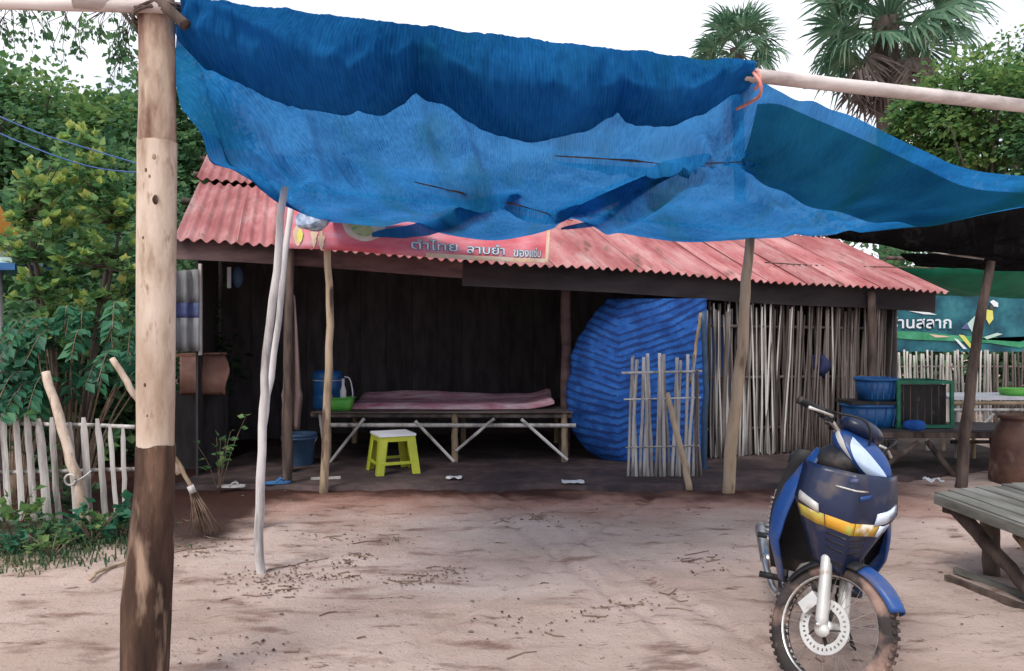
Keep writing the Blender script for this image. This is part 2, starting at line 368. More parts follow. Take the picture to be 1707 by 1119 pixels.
# leaves
M['lf_mid'] = leafmat('leaf_mid', [(.045,.11,.045),(.10,.22,.075),(.18,.31,.10),(.30,.39,.13)], .55)
M['lf_dark'] = leafmat('leaf_dark', [(.035,.095,.05),(.075,.175,.085),(.125,.25,.11),(.19,.32,.14)], .55)
M['lf_yel'] = leafmat('leaf_yellowgreen', [(.045,.13,.06),(.10,.24,.095),(.18,.34,.12),(.28,.40,.13)], .5)
M['lf_new'] = leafmat('leaf_new_growth', [(.20,.34,.09),(.32,.45,.12),(.44,.52,.15),(.50,.50,.16)], .5)
M['lf_teal'] = leafmat('leaf_teal', [(.015,.075,.045),(.03,.13,.075),(.05,.19,.10),(.10,.25,.10)])
M['lf_grass'] = leafmat('grass_blade', [(.022,.06,.03),(.04,.10,.045),(.07,.14,.06),(.17,.16,.08)])
M['palm'] = leafmat('palm_blade', [(.045,.11,.07),(.10,.21,.13),(.18,.32,.20),(.30,.41,.27)])
M['palmdry'] = leafmat('dry_palm', [(.10,.075,.065),(.20,.155,.135),(.32,.26,.23)], trans=.15, rough=.8)
M['litter'] = leafmat('leaf_litter', [(.04,.022,.016),(.10,.055,.04),(.2,.12,.08),(.13,.11,.05)], trans=.05, rough=.9)
M['pebble'] = mat('pebble', [(.06,.045,.04),(.2,.15,.13)], 9, rough=.95, bump=.3)

# ------------------------------------------------------------------ ground
def ground_mat():
    m = bpy.data.materials.new('sandy_earth'); m.use_nodes = True; nt = m.node_tree; N = nt.nodes.new; K = nt.links.new
    b = nt.nodes['Principled BSDF']; tc = N('ShaderNodeTexCoord')
    def nse(s, d=8, st=(1,1,1), ro=.6, loc=(0,0,0)):
        mp = N('ShaderNodeMapping'); mp.inputs['Scale'].default_value = st; mp.inputs['Location'].default_value = loc
        K(tc.outputs['Object'], mp.inputs['Vector']); n = N('ShaderNodeTexNoise'); n.inputs['Scale'].default_value = s
        n.inputs['Detail'].default_value = d; n.inputs['Roughness'].default_value = ro; K(mp.outputs[0], n.inputs['Vector']); return n.outputs['Fac']
    def ramp(x, lo, hi):
        r = N('ShaderNodeMapRange'); r.interpolation_type = 'SMOOTHSTEP'; r.inputs[1].default_value = lo; r.inputs[2].default_value = hi; K(x, r.inputs[0]); return r.outputs[0]
    def mixc(f, a, c):
        x = N('ShaderNodeMix'); x.data_type = 'RGBA'; K(f, x.inputs[0])
        if isinstance(a, tuple): x.inputs[6].default_value = (*a, 1)
        else: K(a, x.inputs[6])
        x.inputs[7].default_value = (*c, 1); return x.outputs[2]
    def math_(op, a, c):
        x = N('ShaderNodeMath'); x.operation = op
        for i, q in enumerate((a, c)):
            if isinstance(q, (int, float)): x.inputs[i].default_value = q
            else: K(q, x.inputs[i])
        return x.outputs[0]
    col = mixc(ramp(nse(.9), .35, .68), (.63,.48,.415), (.48,.345,.285))
    col = mixc(ramp(nse(3.5, st=(.5,1.4,1), loc=(4,2,0)), .52, .70), col, (.27,.165,.13))
    col = mixc(ramp(nse(1.3, st=(.4,1.5,1), loc=(9,1,0)), .56, .74), col, (.66,.53,.46))
    col = mixc(ramp(nse(5.5, 9, (.6,1.5,1), .75, (3,8,0)), .57, .66), col, (.20,.115,.09))
    col = mixc(ramp(nse(30, 6, ro=.7), .60, .70), col, (.19,.12,.095))
    col = mixc(ramp(nse(90, 3, loc=(2,2,2)), .60, .75), col, (.58,.47,.42))
    sp = N('ShaderNodeSeparateXYZ'); K(tc.outputs['Object'], sp.inputs[0])
    # moist soil along the hut front, with the shadow there painted into its colour
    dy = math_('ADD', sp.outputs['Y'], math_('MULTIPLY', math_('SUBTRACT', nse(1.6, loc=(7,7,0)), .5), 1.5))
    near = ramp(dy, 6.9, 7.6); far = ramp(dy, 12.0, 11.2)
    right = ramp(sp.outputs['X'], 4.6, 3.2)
    damp_shade = math_('MULTIPLY', math_('MULTIPLY', near, far), right)
    col = mixc(damp_shade, col, (.085,.05,.044))
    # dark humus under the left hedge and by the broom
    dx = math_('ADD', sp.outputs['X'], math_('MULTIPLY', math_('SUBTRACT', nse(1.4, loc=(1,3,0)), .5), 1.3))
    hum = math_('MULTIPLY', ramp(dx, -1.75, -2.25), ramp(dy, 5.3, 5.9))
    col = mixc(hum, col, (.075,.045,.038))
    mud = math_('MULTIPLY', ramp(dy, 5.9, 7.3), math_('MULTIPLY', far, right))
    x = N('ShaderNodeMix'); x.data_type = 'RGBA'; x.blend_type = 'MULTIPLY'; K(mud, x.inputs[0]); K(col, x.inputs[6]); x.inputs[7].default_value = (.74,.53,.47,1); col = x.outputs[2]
    K(col, b.inputs['Base Color']); b.inputs['Roughness'].default_value = .95; b.inputs['Specular IOR Level'].default_value = .15
    h = math_('ADD', nse(7, 10, ro=.72), math_('MULTIPLY', nse(45, 8, ro=.75), .5))
    bp = N('ShaderNodeBump'); bp.inputs['Strength'].default_value = .9; bp.inputs['Distance'].default_value = .035
    K(h, bp.inputs['Height']); K(bp.outputs[0], b.inputs['Normal'])
    return m
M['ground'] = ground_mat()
def gh(x, y):
    k = max(0, min(1, (16-abs(y-6))/8))
    h = .018*noise.noise((x*.9, y*.9, 0))+.014*noise.noise((x*2.7, y*3.3, 3))+.010*noise.noise((x*7, y*8, 5))+.006*abs(noise.noise((x*15, y*16, 8)))
    for (c0_, k_) in ((.9, -.35), (1.25, -.35), (-.55, .5)):        # tyre tracks
        e = (x-c0_-k_*(y-3.6))/.045; h -= .014*math.exp(-e*e)*(1+.5*noise.noise((y*4,c0_,0)))
        e = (abs(x-c0_-k_*(y-3.6))-.075)/.03; h += .007*math.exp(-e*e)
    tr = abs((x-.25*(y-3))-.2)                               # an old shallow rut
    h -= .012*math.exp(-(tr/.12)**2)
    return h*k
def build_ground():
    xs = list(np.arange(-4.2, 4.6, .035)); ys = list(np.arange(2.4, 9.0, .035))
    xs = [-600,-250,-110,-60,-35,-22,-15,-11,-8.5,-7,-6,-5.4,-4.8,-4.4]+xs+[4.8,5.1,5.5,5.9,6.4,7,8,9.5,12,16,24,40,70,120,260,600]
    ys = [-40,-15,-6,-2,0,.9,1.6,2.1]+ys+[9.2,9.5,9.9,10.4,11,11.6,12.4,13.5,15,18,23,30,42,60,95,160,300,700,1200]
    rows = [[(x, y, gh(x, y) if abs(x) < 12 and y < 20 else 0) for x in xs] for y in ys]
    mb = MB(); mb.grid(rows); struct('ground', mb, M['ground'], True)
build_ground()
# packed dark earth floor of the hut
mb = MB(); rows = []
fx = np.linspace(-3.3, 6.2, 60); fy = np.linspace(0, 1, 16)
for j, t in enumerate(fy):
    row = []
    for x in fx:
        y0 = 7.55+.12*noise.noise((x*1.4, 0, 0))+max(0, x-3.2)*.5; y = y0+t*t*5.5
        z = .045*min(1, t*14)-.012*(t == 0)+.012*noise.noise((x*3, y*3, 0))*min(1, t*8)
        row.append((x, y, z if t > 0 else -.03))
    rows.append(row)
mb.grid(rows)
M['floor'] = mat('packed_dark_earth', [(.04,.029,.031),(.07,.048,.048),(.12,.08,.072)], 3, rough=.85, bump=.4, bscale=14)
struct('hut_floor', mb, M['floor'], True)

# ------------------------------------------------------------------ foliage helpers
def leaves(mb, P, D, size, asp=.45, rng=rnd, fold=.25):
    """P points, D directions: folded rhombic leaves"""
    for p, d in zip(P, D):
        l = size*rng.uniform(.45, 1.45); d = d.normalized()
        s = d.cross(Vector((rng.gauss(0,.5), rng.gauss(0,.5), 1)))
        if s.length < 1e-3: continue
        s.normalize(); n = s.cross(d); wv = s*l*asp; up = n*l*fold*asp
        m = p+d*l*.45
        mb.add((p, m+wv+up, p+d*l, m-wv+up), ((0,1,2),(0,2,3)))
def crown(center, rad, nclump, per, size, droop=.3, spread=.16, seed=0, asp=.45, shell=.55, flat=None):
    rng = random.Random(seed); mb = MB(); c = Vector(center); tips = []
    for k in range(nclump):
        while True:
            v = Vector((rng.uniform(-1,1), rng.uniform(-1,1), rng.uniform(-1,1)))
            if shell*rng.random() < v.length <= 1: break
        q = c+Vector((v.x*rad[0], v.y*rad[1], v.z*rad[2])); tips.append(q)
        s = spread*sum(rad)/3*rng.uniform(.6, 1.5); P, D = [], []
        for i in range(per):
            g = Vector((rng.gauss(0,1), rng.gauss(0,1), rng.gauss(0,.75)))
            P.append(q+g*s); D.append(g.normalized()*.8+v*.5+Vector((0,0,-droop*rng.uniform(0,2)))+Vector((rng.uniform(-.4,.4),)*3))
        leaves(mb, P, D, size, asp, rng)
    return mb, tips
def tree(name, label, base, height, cz, rad, nclump, per, size, m, seed, droop=.3, cat='tree', group=None, spread=.16, asp=.45, tr=.12, shell=.55):
    t = thing(name, label, cat, base, (0,0,0), group)
    cr, tips = crown((0,0,cz), rad, nclump, per, size, droop, spread, seed, asp, shell)
    part('crown', cr, M[m], t)
    rng = random.Random(seed+99); tb = MB(); top = Vector((rng.uniform(-.2,.2), 0, height))
    tb.tube(pole_pts([(0,0,-.1), (rng.uniform(-.1,.1)*height*.2, 0, height*.4), top], 9, .06, seed), knots(9, tr, tr*.35, .1, seed), 8)
    for q in rng.sample(tips, min(16, len(tips))):
        s = Vector((0,0,rng.uniform(.3,.85)*height)); s.x = top.x*s.z/height
        mid = s.lerp(q, .5)+Vector((0,0,.1*rad[2])); tb.tube(crom([s, mid, q], 6), [tr*.4*(1-i/6.5) for i in range(6)], 5)
    part('trunk', tb, M['trunk'], t, True)
    return t

# ------------------------------------------------------------------ the hut
HO = Vector((-3.16, 7.3, 0)); HYAW = R(17); HL = 9.13
hut = thing('roadside_hut', 'open fronted hut under a faded red corrugated roof with a dark interior', 'hut', HO, (0,0,HYAW))
e_dir = Vector((math.cos(HYAW), math.sin(HYAW), 0)); b_dir = Vector((-math.sin(HYAW), math.cos(HYAW), 0))
def hw(u, v, z=0): return HO+e_dir*u+b_dir*v+Vector((0,0,z))
def hl(p): d = Vector(p)-HO; return d.dot(e_dir), d.dot(b_dir)
def eave_z(u): return 2.40-.36*u/HL+.012*math.sin(u*1.7)
SL = .429
NCOL = 17; CW = HL/NCOL
def sheet_mesh(ln, seed):
    rng = random.Random(seed); mb = MB(); rows = []; nw = 5; seg = 8; w2 = CW+.022; bend = rng.uniform(-.006,.006)
    for th in (0, -.007):
        for i in range(4):
            v = ln*i/3; row = []
            for k in range(nw*seg+1):
                x = w2*k/(nw*seg)
                z = .019*math.cos(2*math.pi*k/seg)+th+bend*math.sin(v*2)
                row.append(Vector((x, v+(rng.uniform(-.012,.004) if i == 0 else 0), z)))
            rows.append(row)
    n = nw*seg+1
    mb.grid(rows[:4]); mb.grid([r[::-1] for r in rows[4:]])
    mb.grid([rows[4], rows[0]]); mb.grid([rows[3], rows[7]])
    return mb.mesh('roof_sheet', M['roof'], True)
sm = [sheet_mesh(2.4, 1), sheet_mesh(2.4, 2), sheet_mesh(2.4, 3), sheet_mesh(2.0, 4), sheet_mesh(2.0, 5)]
ang = math.atan(SL)
for c in range(NCOL):
    u = c*CW; dz = math.atan2(eave_z(u+CW)-eave_z(u), CW)
    for row in range(2):
        o = link('roof_sheet', sm[rnd.randrange(3) if row == 0 else 3+rnd.randrange(2)], hut)
        v0 = rnd.uniform(-.02,.02) if row == 0 else 2.24+rnd.uniform(-.02,.02)
        o.location = (u, v0, eave_z(u)+v0*SL+(0 if row == 0 else .045)+rnd.uniform(0,.002)+(c % 2)*.003)
        o.rotation_euler = (ang, -dz, rnd.uniform(-.006,.006))
# fascia and purlins
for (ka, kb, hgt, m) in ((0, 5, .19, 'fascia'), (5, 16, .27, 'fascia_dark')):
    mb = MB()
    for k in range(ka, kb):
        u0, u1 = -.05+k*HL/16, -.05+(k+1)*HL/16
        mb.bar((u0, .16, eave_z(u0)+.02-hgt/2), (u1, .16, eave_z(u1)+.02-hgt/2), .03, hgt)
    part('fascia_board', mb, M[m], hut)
mb = MB(); bamboo(mb, (-.15, .42, eave_z(0)+.1), (HL+.02, .42, eave_z(HL)+.1), .05, .05); part('eave_beam', mb, M['darkpole'], hut, True)
for v in (1.6, 2.9, 3.85):
    mb = MB(); bamboo(mb, (-.1, v, eave_z(0)+v*SL-.07), (HL+.02, v, eave_z(HL)+v*SL-.07), .04, .04); part('purlin', mb, M['darkpole'], hut, True)
for k in range(10):
    u = .12+k*(HL-.25)/9; z = eave_z(u)
    mb = MB(); mb.bar((u, .2, z+.2*SL-.065), (u, 4.0, z+4.0*SL-.065), .05, .06); part('rafter', mb, M['darkpole'], hut)
# back wall and side walls, plank by plank
def plank(u, v, z0, z1, wd, axis, name='wall_plank'):
    mb = MB(); s = (wd*1.06, .022, z1-z0) if axis == 'u' else (.022, wd*1.06, z1-z0)
    pk = plank.k = getattr(plank, 'k', 0)+1; off = .026*(pk % 2)+rnd.uniform(-.003,.003)
    mb.box((u+(off if axis == 'v' else 0), v+(off if axis == 'u' else 0), (z0+z1)/2), s)
    return part(name, mb, M['plank_dark'], hut)
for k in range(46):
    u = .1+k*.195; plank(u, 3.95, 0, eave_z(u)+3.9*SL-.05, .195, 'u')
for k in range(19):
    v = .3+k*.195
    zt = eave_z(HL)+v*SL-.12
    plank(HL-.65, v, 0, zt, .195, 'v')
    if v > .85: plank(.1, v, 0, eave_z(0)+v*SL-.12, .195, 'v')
# grey cloth hung across the left corner, with a blue stripe
mb = MB()
for (p0, p1, mi) in ((452, 505, 0), (505, 530, 1), (530, 586, 0)):
    mb.mi = mi
    mb.grid([[at(px, p0+(p1-p0)*t-(3*(px-288)/44 if (t == 0 and p0 == 452) else 0), 8.0+.05*math.sin(px*.3)) for px in np.linspace(286, 332, 16)] for t in (0, .33, .66, 1)])
part('side_cloth', mb, [M['palecloth'], M['bluecloth']], hut, True, True, label='pale grey cloth with a blue stripe hung at the left corner', solid=.004)
mb = MB(); a, b = at(334, 592, 8.0), at(334, 440, 8.0); mb.bar(a, b, .03, .03, (1,0,0)); part('door_jamb', mb, M['greypole'], hut, False, True)
# roof posts standing inside
def hut_post(px, py_b, py_t, Y, r, m):
    p0 = at(px, py_b, Y); p0.z = -.05; p1 = at(px, py_t, Y); u, v = hl(p1); p1.z = eave_z(u)+v*SL-.09
    mb = MB(); mb.tube(pole_pts([p0, p0.lerp(p1, .5)+Vector((.02,0,0)), p1], 12, .02, px), knots(12, r, r*.85, .08, px), 9)
    return part('roof_post', mb, M[m], hut, True, world=True)
hut_post(941, 780, 430, 9.35, .07, 'fascia'); hut_post(478, 800, 430, 8.3, .06, 'fascia')
hut_post(1170, 790, 470, 9.3, .06, 'darkpole'); hut_post(1452, 790, 500, 9.75, .06, 'darkpole')
# bamboo slat wall at the right of the hut front
wallp = MB(); slat_v = .28
bw = MB()
for z in (.38, 1.0, 1.62): bamboo(bw, (5.62, slat_v+.05, z), (8.45, slat_v+.05, z-.03), .02, .018)
bwall = part('bamboo_wall', bw, M['bamboodark'], hut, True)
def slat_mesh(seed, n=5):
    rng = random.Random(seed); mb = MB(); k = 7; pts, rs = [], []
    for i in range(k):
        t = i/(k-1); pts.append((.013*noise.noise((t*2.2, seed*7.7, 0)), .010*noise.noise((t*2.2, seed*3.3, 5)), t))
        rs.append((1.0 if i % 2 else 1.18)*(1-.22*t))
    mb2 = MB(); mb2.tube(pts, [.0135*r for r in rs], n); return mb2
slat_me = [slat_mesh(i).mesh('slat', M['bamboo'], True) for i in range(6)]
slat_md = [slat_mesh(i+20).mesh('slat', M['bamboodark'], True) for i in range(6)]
def put_slat(parent, p, h, lean, ms, th=1.0, yaw=None, leany=0):
    o = link('slat', ms[rnd.randrange(len(ms))], parent); o.location = p
    o.scale = (th, th, h); o.rotation_euler = (leany, lean, rnd.uniform(-3,3) if yaw is None else yaw); return o
u = 5.66; k = 0
while u < 8.42:
    fr = (u-5.66)/2.76
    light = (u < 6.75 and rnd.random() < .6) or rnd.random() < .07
    gap = 5.80 < u < 5.84
    if not gap:
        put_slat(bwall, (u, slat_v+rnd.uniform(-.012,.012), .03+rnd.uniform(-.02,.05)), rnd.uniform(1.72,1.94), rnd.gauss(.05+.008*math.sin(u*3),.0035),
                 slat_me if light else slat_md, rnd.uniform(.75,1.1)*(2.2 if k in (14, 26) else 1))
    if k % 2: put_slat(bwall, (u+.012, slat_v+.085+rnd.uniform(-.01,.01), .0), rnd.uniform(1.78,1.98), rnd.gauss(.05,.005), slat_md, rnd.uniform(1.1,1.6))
    u += rnd.uniform(.020,.029); k += 1
# blue sheets behind the slats
mb = MB(); mb.grid([[hw(u, slat_v+.14+.03*math.sin(u*9+z*2), z) for u in np.linspace(5.55, 6.25, 12)] for z in np.linspace(.45, 1.75, 8)])
single('plastic_sheet', mb, M['bluetarp2'], 'bright blue plastic sheet showing between the light slats of the bamboo wall', 'sheet', hw(5.9, slat_v+.14, .45), True, solid=.004)

# ------------------------------------------------------------------ banner along the eave
ban_l = [at(478, 414, 7.25), at(560, 417, 7.35), at(660, 425, 7.45), at(760, 432, 7.55), at(860, 437, 7.66), at(912, 438, 7.72)]
btop = [at(478, 342, 7.35), at(560, 346, 7.45), at(660, 352, 7.55), at(760, 358, 7.65), at(860, 366, 7.76), at(916, 372, 7.82)]
bl = crom(ban_l, 40); bt = crom(btop, 40)
def bpt(s, t, off=0.0):
    i = min(int(s*39), 38); f = s*39-i
    p = bl[i].lerp(bl[i+1], f).lerp(bt[i].lerp(bt[i+1], f), t)
    p.y += .02*math.sin(s*17)*t+.012*math.sin(s*41)-off
    return p
banner = thing('shop_banner', 'long red and pink shop banner with white lettering hung along the roof edge', 'banner', hw(2.8, -.12, 2.2), (0,0,0))
mb = MB(); mb.grid([[bpt(s, t) for s in np.linspace(0, 1, 60)] for t in np.linspace(0, 1, 8)])
part('cloth', mb, M['pinkred'], banner, True, True, solid=.003)
mb = MB(); mb.grid([[bpt(s, t, .006) for s in np.linspace(.5, 1, 40)] for t in (0, .05, .1)])
part('cream_edge', mb, M['cream'], banner, True, True)
mb = MB(); mb.grid([[bpt(.985+.02*math.sin(a)*.5+.03*(1-math.cos(a))*.3, t, .03*math.sin(a)) for a in np.linspace(0, 3.1, 8)] for t in np.linspace(0, 1, 5)])
part('rolled_end', mb, M['cream'], banner, True, True)
def disc(mb, s, t, rs, rt, off, n=28, wob=0):
    c = bpt(s, t, off); vs = [c]+[bpt(s+rs*math.cos(a)*(1+wob*math.sin(a*5)), t+rt*math.sin(a)*(1+wob*math.cos(a*4)), off) for a in np.linspace(0, 2*math.pi, n, endpoint=False)]
    mb.add(vs, [(0, 1+i, 1+(i+1) % n) for i in range(n)])
mb = MB(); disc(mb, .295, .62, .072, .36, .010, 32, .05); part('plate_print', mb, M['cream'], banner, False, True)
mb = MB(); disc(mb, .295, .60, .048, .22, .014, 24, .15); part('salad_print', mb, M['ltgreen'], banner, False, True)
mb = MB(); disc(mb, .045, .32, .02, .24, .010, 24, .1); disc(mb, .115, .3, .013, .22, .011, 20, .3); disc(mb, .145, .22, .012, .2, .012, 20, .3); part('food_print', mb, M['cream'], banner, False, True)
mb = MB(); disc(mb, .055, .3, .012, .15, .015, 20, .1); part('yolk_print', mb, M['yellowprint'], banner, False, True)

def text_mesh(body, size, mats, extr=.002, bevel=0):
    cu = bpy.data.curves.new('txt', 'FONT'); cu.body = body; cu.size = size; cu.extrude = extr; cu.resolution_u = 3
    cu.offset = bevel; cu.align_x = 'LEFT'
    o = bpy.data.objects.new('txt', cu); C.objects.link(o)
    dg = bpy.context.evaluated_depsgraph_get(); dg.update()
    me = bpy.data.meshes.new_from_object(o.evaluated_get(dg))
    bpy.data.objects.remove(o); bpy.data.curves.remove(cu)
    me.materials.clear(); me.materials.append(mats); return me
def text_on(body, size, m, parent, name, f, extr=.002, bevel=0, W=None):
    """bend text onto a surface: f(x fraction, y in text units/width, z)"""
    me = text_mesh(body, size, m, extr, bevel); me.name = name
    xs = [v.co.x for v in me.vertices]; x0, x1 = min(xs), max(xs); inv = wm(parent).inverted()
    for v in me.vertices:
        v.co = inv @ f((v.co.x-x0)/(x1-x0), v.co.y/size, v.co.z)
    return link(name, me, parent)
def banner_text(body, s0, s1, t0, hgt):
    for nm, m, off, bev in (('letter_outline', 'outline', .008, .012), ('lettering', 'lettering', .013, -.002)):
        text_on(body, .3, M[m], banner, nm, lambda x, y, z: bpt(s0+(s1-s0)*x, t0+hgt*y, off+z), .001, bev)
banner_text('ตำไทย', .452, .606, .17, .27); banner_text('ลาบยำ', .636, .756, .15, .27); banner_text('ของแซ่บ', .790, .952, .13, .27)

# silver-blue foil bag by the banner
mb = MB(); mb.ell(at(522, 366, 7.1), (.16, .09, .10), 12, 8, None, .8)
for i, v in enumerate(mb.v):
    n_ = noise.noise_vector(Vector(v)*9)*.03; mb.v[i] = tuple(Vector(v)+n_)
single('plastic_bag', mb, mat('crinkled_plastic', [(.10,.18,.32),(.34,.42,.55),(.6,.66,.72)], 14, rough=.3, bump=.3), 'crumpled blue and white plastic bag tucked up between the poles under the net', 'bag', at(522, 380, 7.1))

# ------------------------------------------------------------------ big post and front beam
post = thing('corner_post', 'thick peeled timber post in the left foreground with dark bark at its base', 'post', at(240, 1168, 3.2))
def pst(py): # centre line and half width in px
    ys = [-40, 0, 100, 240, 500, 740, 800, 900, 1000, 1119, 1190]
    cx = [262, 261, 263, 262, 260, 259, 258, 252, 244, 241, 238]; hwd = [29, 29.5, 30, 31, 31, 29.5, 29, 33, 36, 36, 37]
    return np.interp(py, ys, cx), np.interp(py, ys, hwd)
def post_section(y0, y1, f, seed, amp):
    n = max(6, int(abs(y1-y0)/14)); mb = MB(); rows = []; k = 24
    for i in range(n+1):
        y = y0+(y1-y0)*i/n; c, h = pst(y); p = at(c, y, 3.2); r = h/F*3.2*f
        row = []
        for j in range(k+1):
            a = 2*math.pi*j/k
            rr = r*(1+amp*noise.noise((math.cos(a)*1.6, math.sin(a)*1.6, p.z*3+seed))+amp*.6*noise.noise((math.cos(a)*5, math.sin(a)*5, p.z*6+seed)))
            tz = (.022*noise.noise((math.cos(a)*3, math.sin(a)*3, seed))+.012*noise.noise((math.cos(a)*9, math.sin(a)*9, seed)))*max(0, 1-(n-i)/3)
            row.append(p+Vector((math.cos(a)*rr, math.sin(a)*rr, tz)))
        rows.append(row)
    mb.grid(rows); mb.add([p for p in rows[0][:-1]], [tuple(range(k))]); mb.add([p for p in rows[-1][:-1]], [tuple(range(k-1, -1, -1))])
    return mb
part('bark_base', post_section(1190, 744, 1.07, 1, .06), M['bark'], post, True, True)
part('peeled_shaft', post_section(752, 238, 1.0, 5, .022), M['peeled'], post, True, True)
part('blotched_top', post_section(252, -60, .955, 9, .045), M['blotch'], post, True, True)
for (py, dx, s) in ((268, .02, 1), (338, .025, 1.5), (290, -.01, .7), (300, .005, .6), (640, -.01, .6), (690, .0, .4), (400, -.02, .5)):
    c, h = pst(py); mb = MB(); mb.ell(at(c, py, 3.2)+Vector((dx, -h/F*3.2*.97*math.sqrt(max(.1, 1-(dx/(h/F*3.2))**2)), 0)), (.009*s, .006, .014*s), 8, 6)
    part('knot', mb, M['bark'], post, True, True)

B0 = Vector((-1.52, 3.20, 2.85)); BD = Vector((.956, .2923, 0))
def beam_at_px(px):
    k = (px-CX)/F; s = (k*B0.y-B0.x)/(BD.x-k*BD.y); return B0+BD*s
mb = MB(); bend = bamboo(mb, B0-BD*.25, B0+BD*5.4, .034, .04, .42, 12)
beam = single('bamboo_beam', mb, M['beam'], 'long pale bamboo pole holding up the front edge of the blue net', 'pole', B0, True)
mb = MB(); bamboo(mb, at(-120, 2, 3.3), at(275, 12, 3.12), .028, .026, .5, 12)
single('cross_pole', mb, M['beam'], 'pale horizontal pole tied to the left of the thick corner post', 'pole', at(240, 8, 3.1), True)
mb = MB(); bamboo(mb, at(236, -22, 3.14), at(310, 42, 3.09), .024, .022, .2, 9)
single('dark_stub', mb, M['darkpole'], 'short dark pole end lashed across the top of the corner post', 'pole', at(262, 5, 3.1), True)
mb = MB()
for k in range(3):
    mb.tube([at(262, 14+k*7, 3.2)+Vector((math.cos(a)*.088, math.sin(a)*.1, .035*math.sin(a+k))) for a in np.linspace(0, 2*math.pi, 18)], .006, 6)
single('lashing', mb, M['darkpole'], 'dark wire lashing binding the poles to the top of the corner post', 'lashing', at(262, 20, 3.1), True)

# ------------------------------------------------------------------ blue net canopy
net = thing('shade_net', 'large blue shade net sagging over the yard with a folded front flap', 'shade net', (0, 5, 2.6))
FR = [at(297, 30, 3.2), beam_at_px(330), beam_at_px(400), beam_at_px(500), beam_at_px(600), beam_at_px(700), beam_at_px(800), beam_at_px(900),
      beam_at_px(1000), beam_at_px(1100), beam_at_px(1180), beam_at_px(1255), at(1300, 152, 4.3), at(1400, 184, 4.8), at(1530, 247, 5.4), at(1640, 287, 5.8), at(1850, 300, 6.4)]
BK = [at(432, 282, 4.9), at(488, 345, 5.6), at(549, 370, 7.35), at(640, 380, 7.5), at(720, 388, 7.5), at(815, 401, 7.5), at(880, 393, 7.5), at(950, 376, 7.5),
      at(1010, 384, 7.5), at(1080, 397, 7.5), at(1150, 404, 7.5), at(1250, 399, 7.5), at(1400, 391, 7.5), at(1500, 381, 7.4), at(1570, 373, 7.2), at(1707, 345, 7.0), at(1850, 335, 7.0)]
NU, NV = 230, 80
CREASE = [(925,257,1195,272,-0.119,7), (700,306,955,364,-0.119,7), (945,374,1190,272,0.153,14), (1190,272,1010,384,-0.102,9), (760,200,800,310,0.085,12), (560,248,600,310,-0.085,8), (340,110,480,290,0.136,14), (300,150,430,270,-0.085,10), (420,225,500,300,-0.136,9),
          (1190,265,1250,140,-0.119,10), (1195,270,1220,160,0.085,9), (820,225,1060,190,0.085,12), (640,395,860,335,0.102,12), (1230,290,1330,395,0.068,10), (870,230,1120,255,-0.068,10), (690,160,720,300,0.060,14), (500,190,540,330,0.068,13), (1300,330,1420,390,0.068,9)]
fr = crom(FR, NU); bk = crom(BK, NU)
tie = at(1192, 262, 5.0)                                   # where the net is bunched and tied
def proj(p): return (CX+p.x/p.y*F, CY-(p.z-EYE)/p.y*F)
cgrid = []
for j in range(NV):
    v = j/(NV-1); row = []
    for i in range(NU):
        u = i/(NU-1); p = fr[i].lerp(bk[i], v)
        left = max(0, 1-u/.10); right = max(0, (u-.68)/.32)
        sag = .16*(1-.5*right)*(4*v*(1-v))
        p.z -= sag
        # soft billows between the supports, drawn out along the pull of the cloth
        a = 4*v*(1-v)
        p.z += a*(.05*math.sin(u*21+v*3.2)+.035*noise.noise((u*13, v*3, 0))+.018*noise.noise((u*34-v*6, v*5, 3)))
        # diagonal creases running down to the tie point
        rd = lambda x, y, z: 1-2*abs(noise.noise((x, y, z)))
        p.z += a*(.030*rd(u*9-v*2.5, v*1.6, 4)+.016*rd(u*22+v*5, v*3.5, 6)+.008*rd(u*50-v*9, v*7, 2))
        q = (u*7.6-3.0*v)
        p.z += a*.016*math.sin(q*6.3+2*noise.noise((u*5, v*4, 8)))
        d = (p-tie); w_ = math.exp(-(d.length/.55)**2); an = math.atan2(d.x, d.y+.01)
        p += Vector((0, 0, .05*math.sin(an*9)*w_*min(1, d.length*5)))-Vector((0,0,.05))*w_
        if i % 1 == 0:
            qx, qy = proj(p)
            for (xa, ya, xb, yb, am, wd) in CREASE:
                ex, ey = xb-xa, yb-ya; f = ((qx-xa)*ex+(qy-ya)*ey)/(ex*ex+ey*ey)
                if -.08 < f < 1.08:
                    d2 = abs((qx-xa)*ey-(qy-ya)*ex)/math.hypot(ex, ey)/wd
                    p.z += am*math.exp(-d2*d2)*math.sin(math.pi*(f+.08)/1.16)**.6
        if left > 0:
            p.x -= .17*left*math.sin(math.pi*v); p.z -= .03*left*math.sin(math.pi*v**.8)
            p.x += .03*math.sin(left*17+v*3)*a*left
        row.append(p)
    cgrid.append(row)
mb = MB(); mb.grid(cgrid); canopy = part('canopy', mb, M['net'], net, True, True)
flatc = [p for r in cgrid for p in r]; cproj = np.array([proj(p) for p in flatc])
flatY = np.array([p.y for p in flatc])
def cpt(px, py, dz=-.012):
    d = (cproj[:,0]-px)**2+(cproj[:,1]-py)**2; k = np.argpartition(d, 14)[:14]; wgt = 1/(d[k]+6)
    return at(px, py, float((flatY[k]*wgt).sum()/wgt.sum()))+Vector((0, 0, dz))
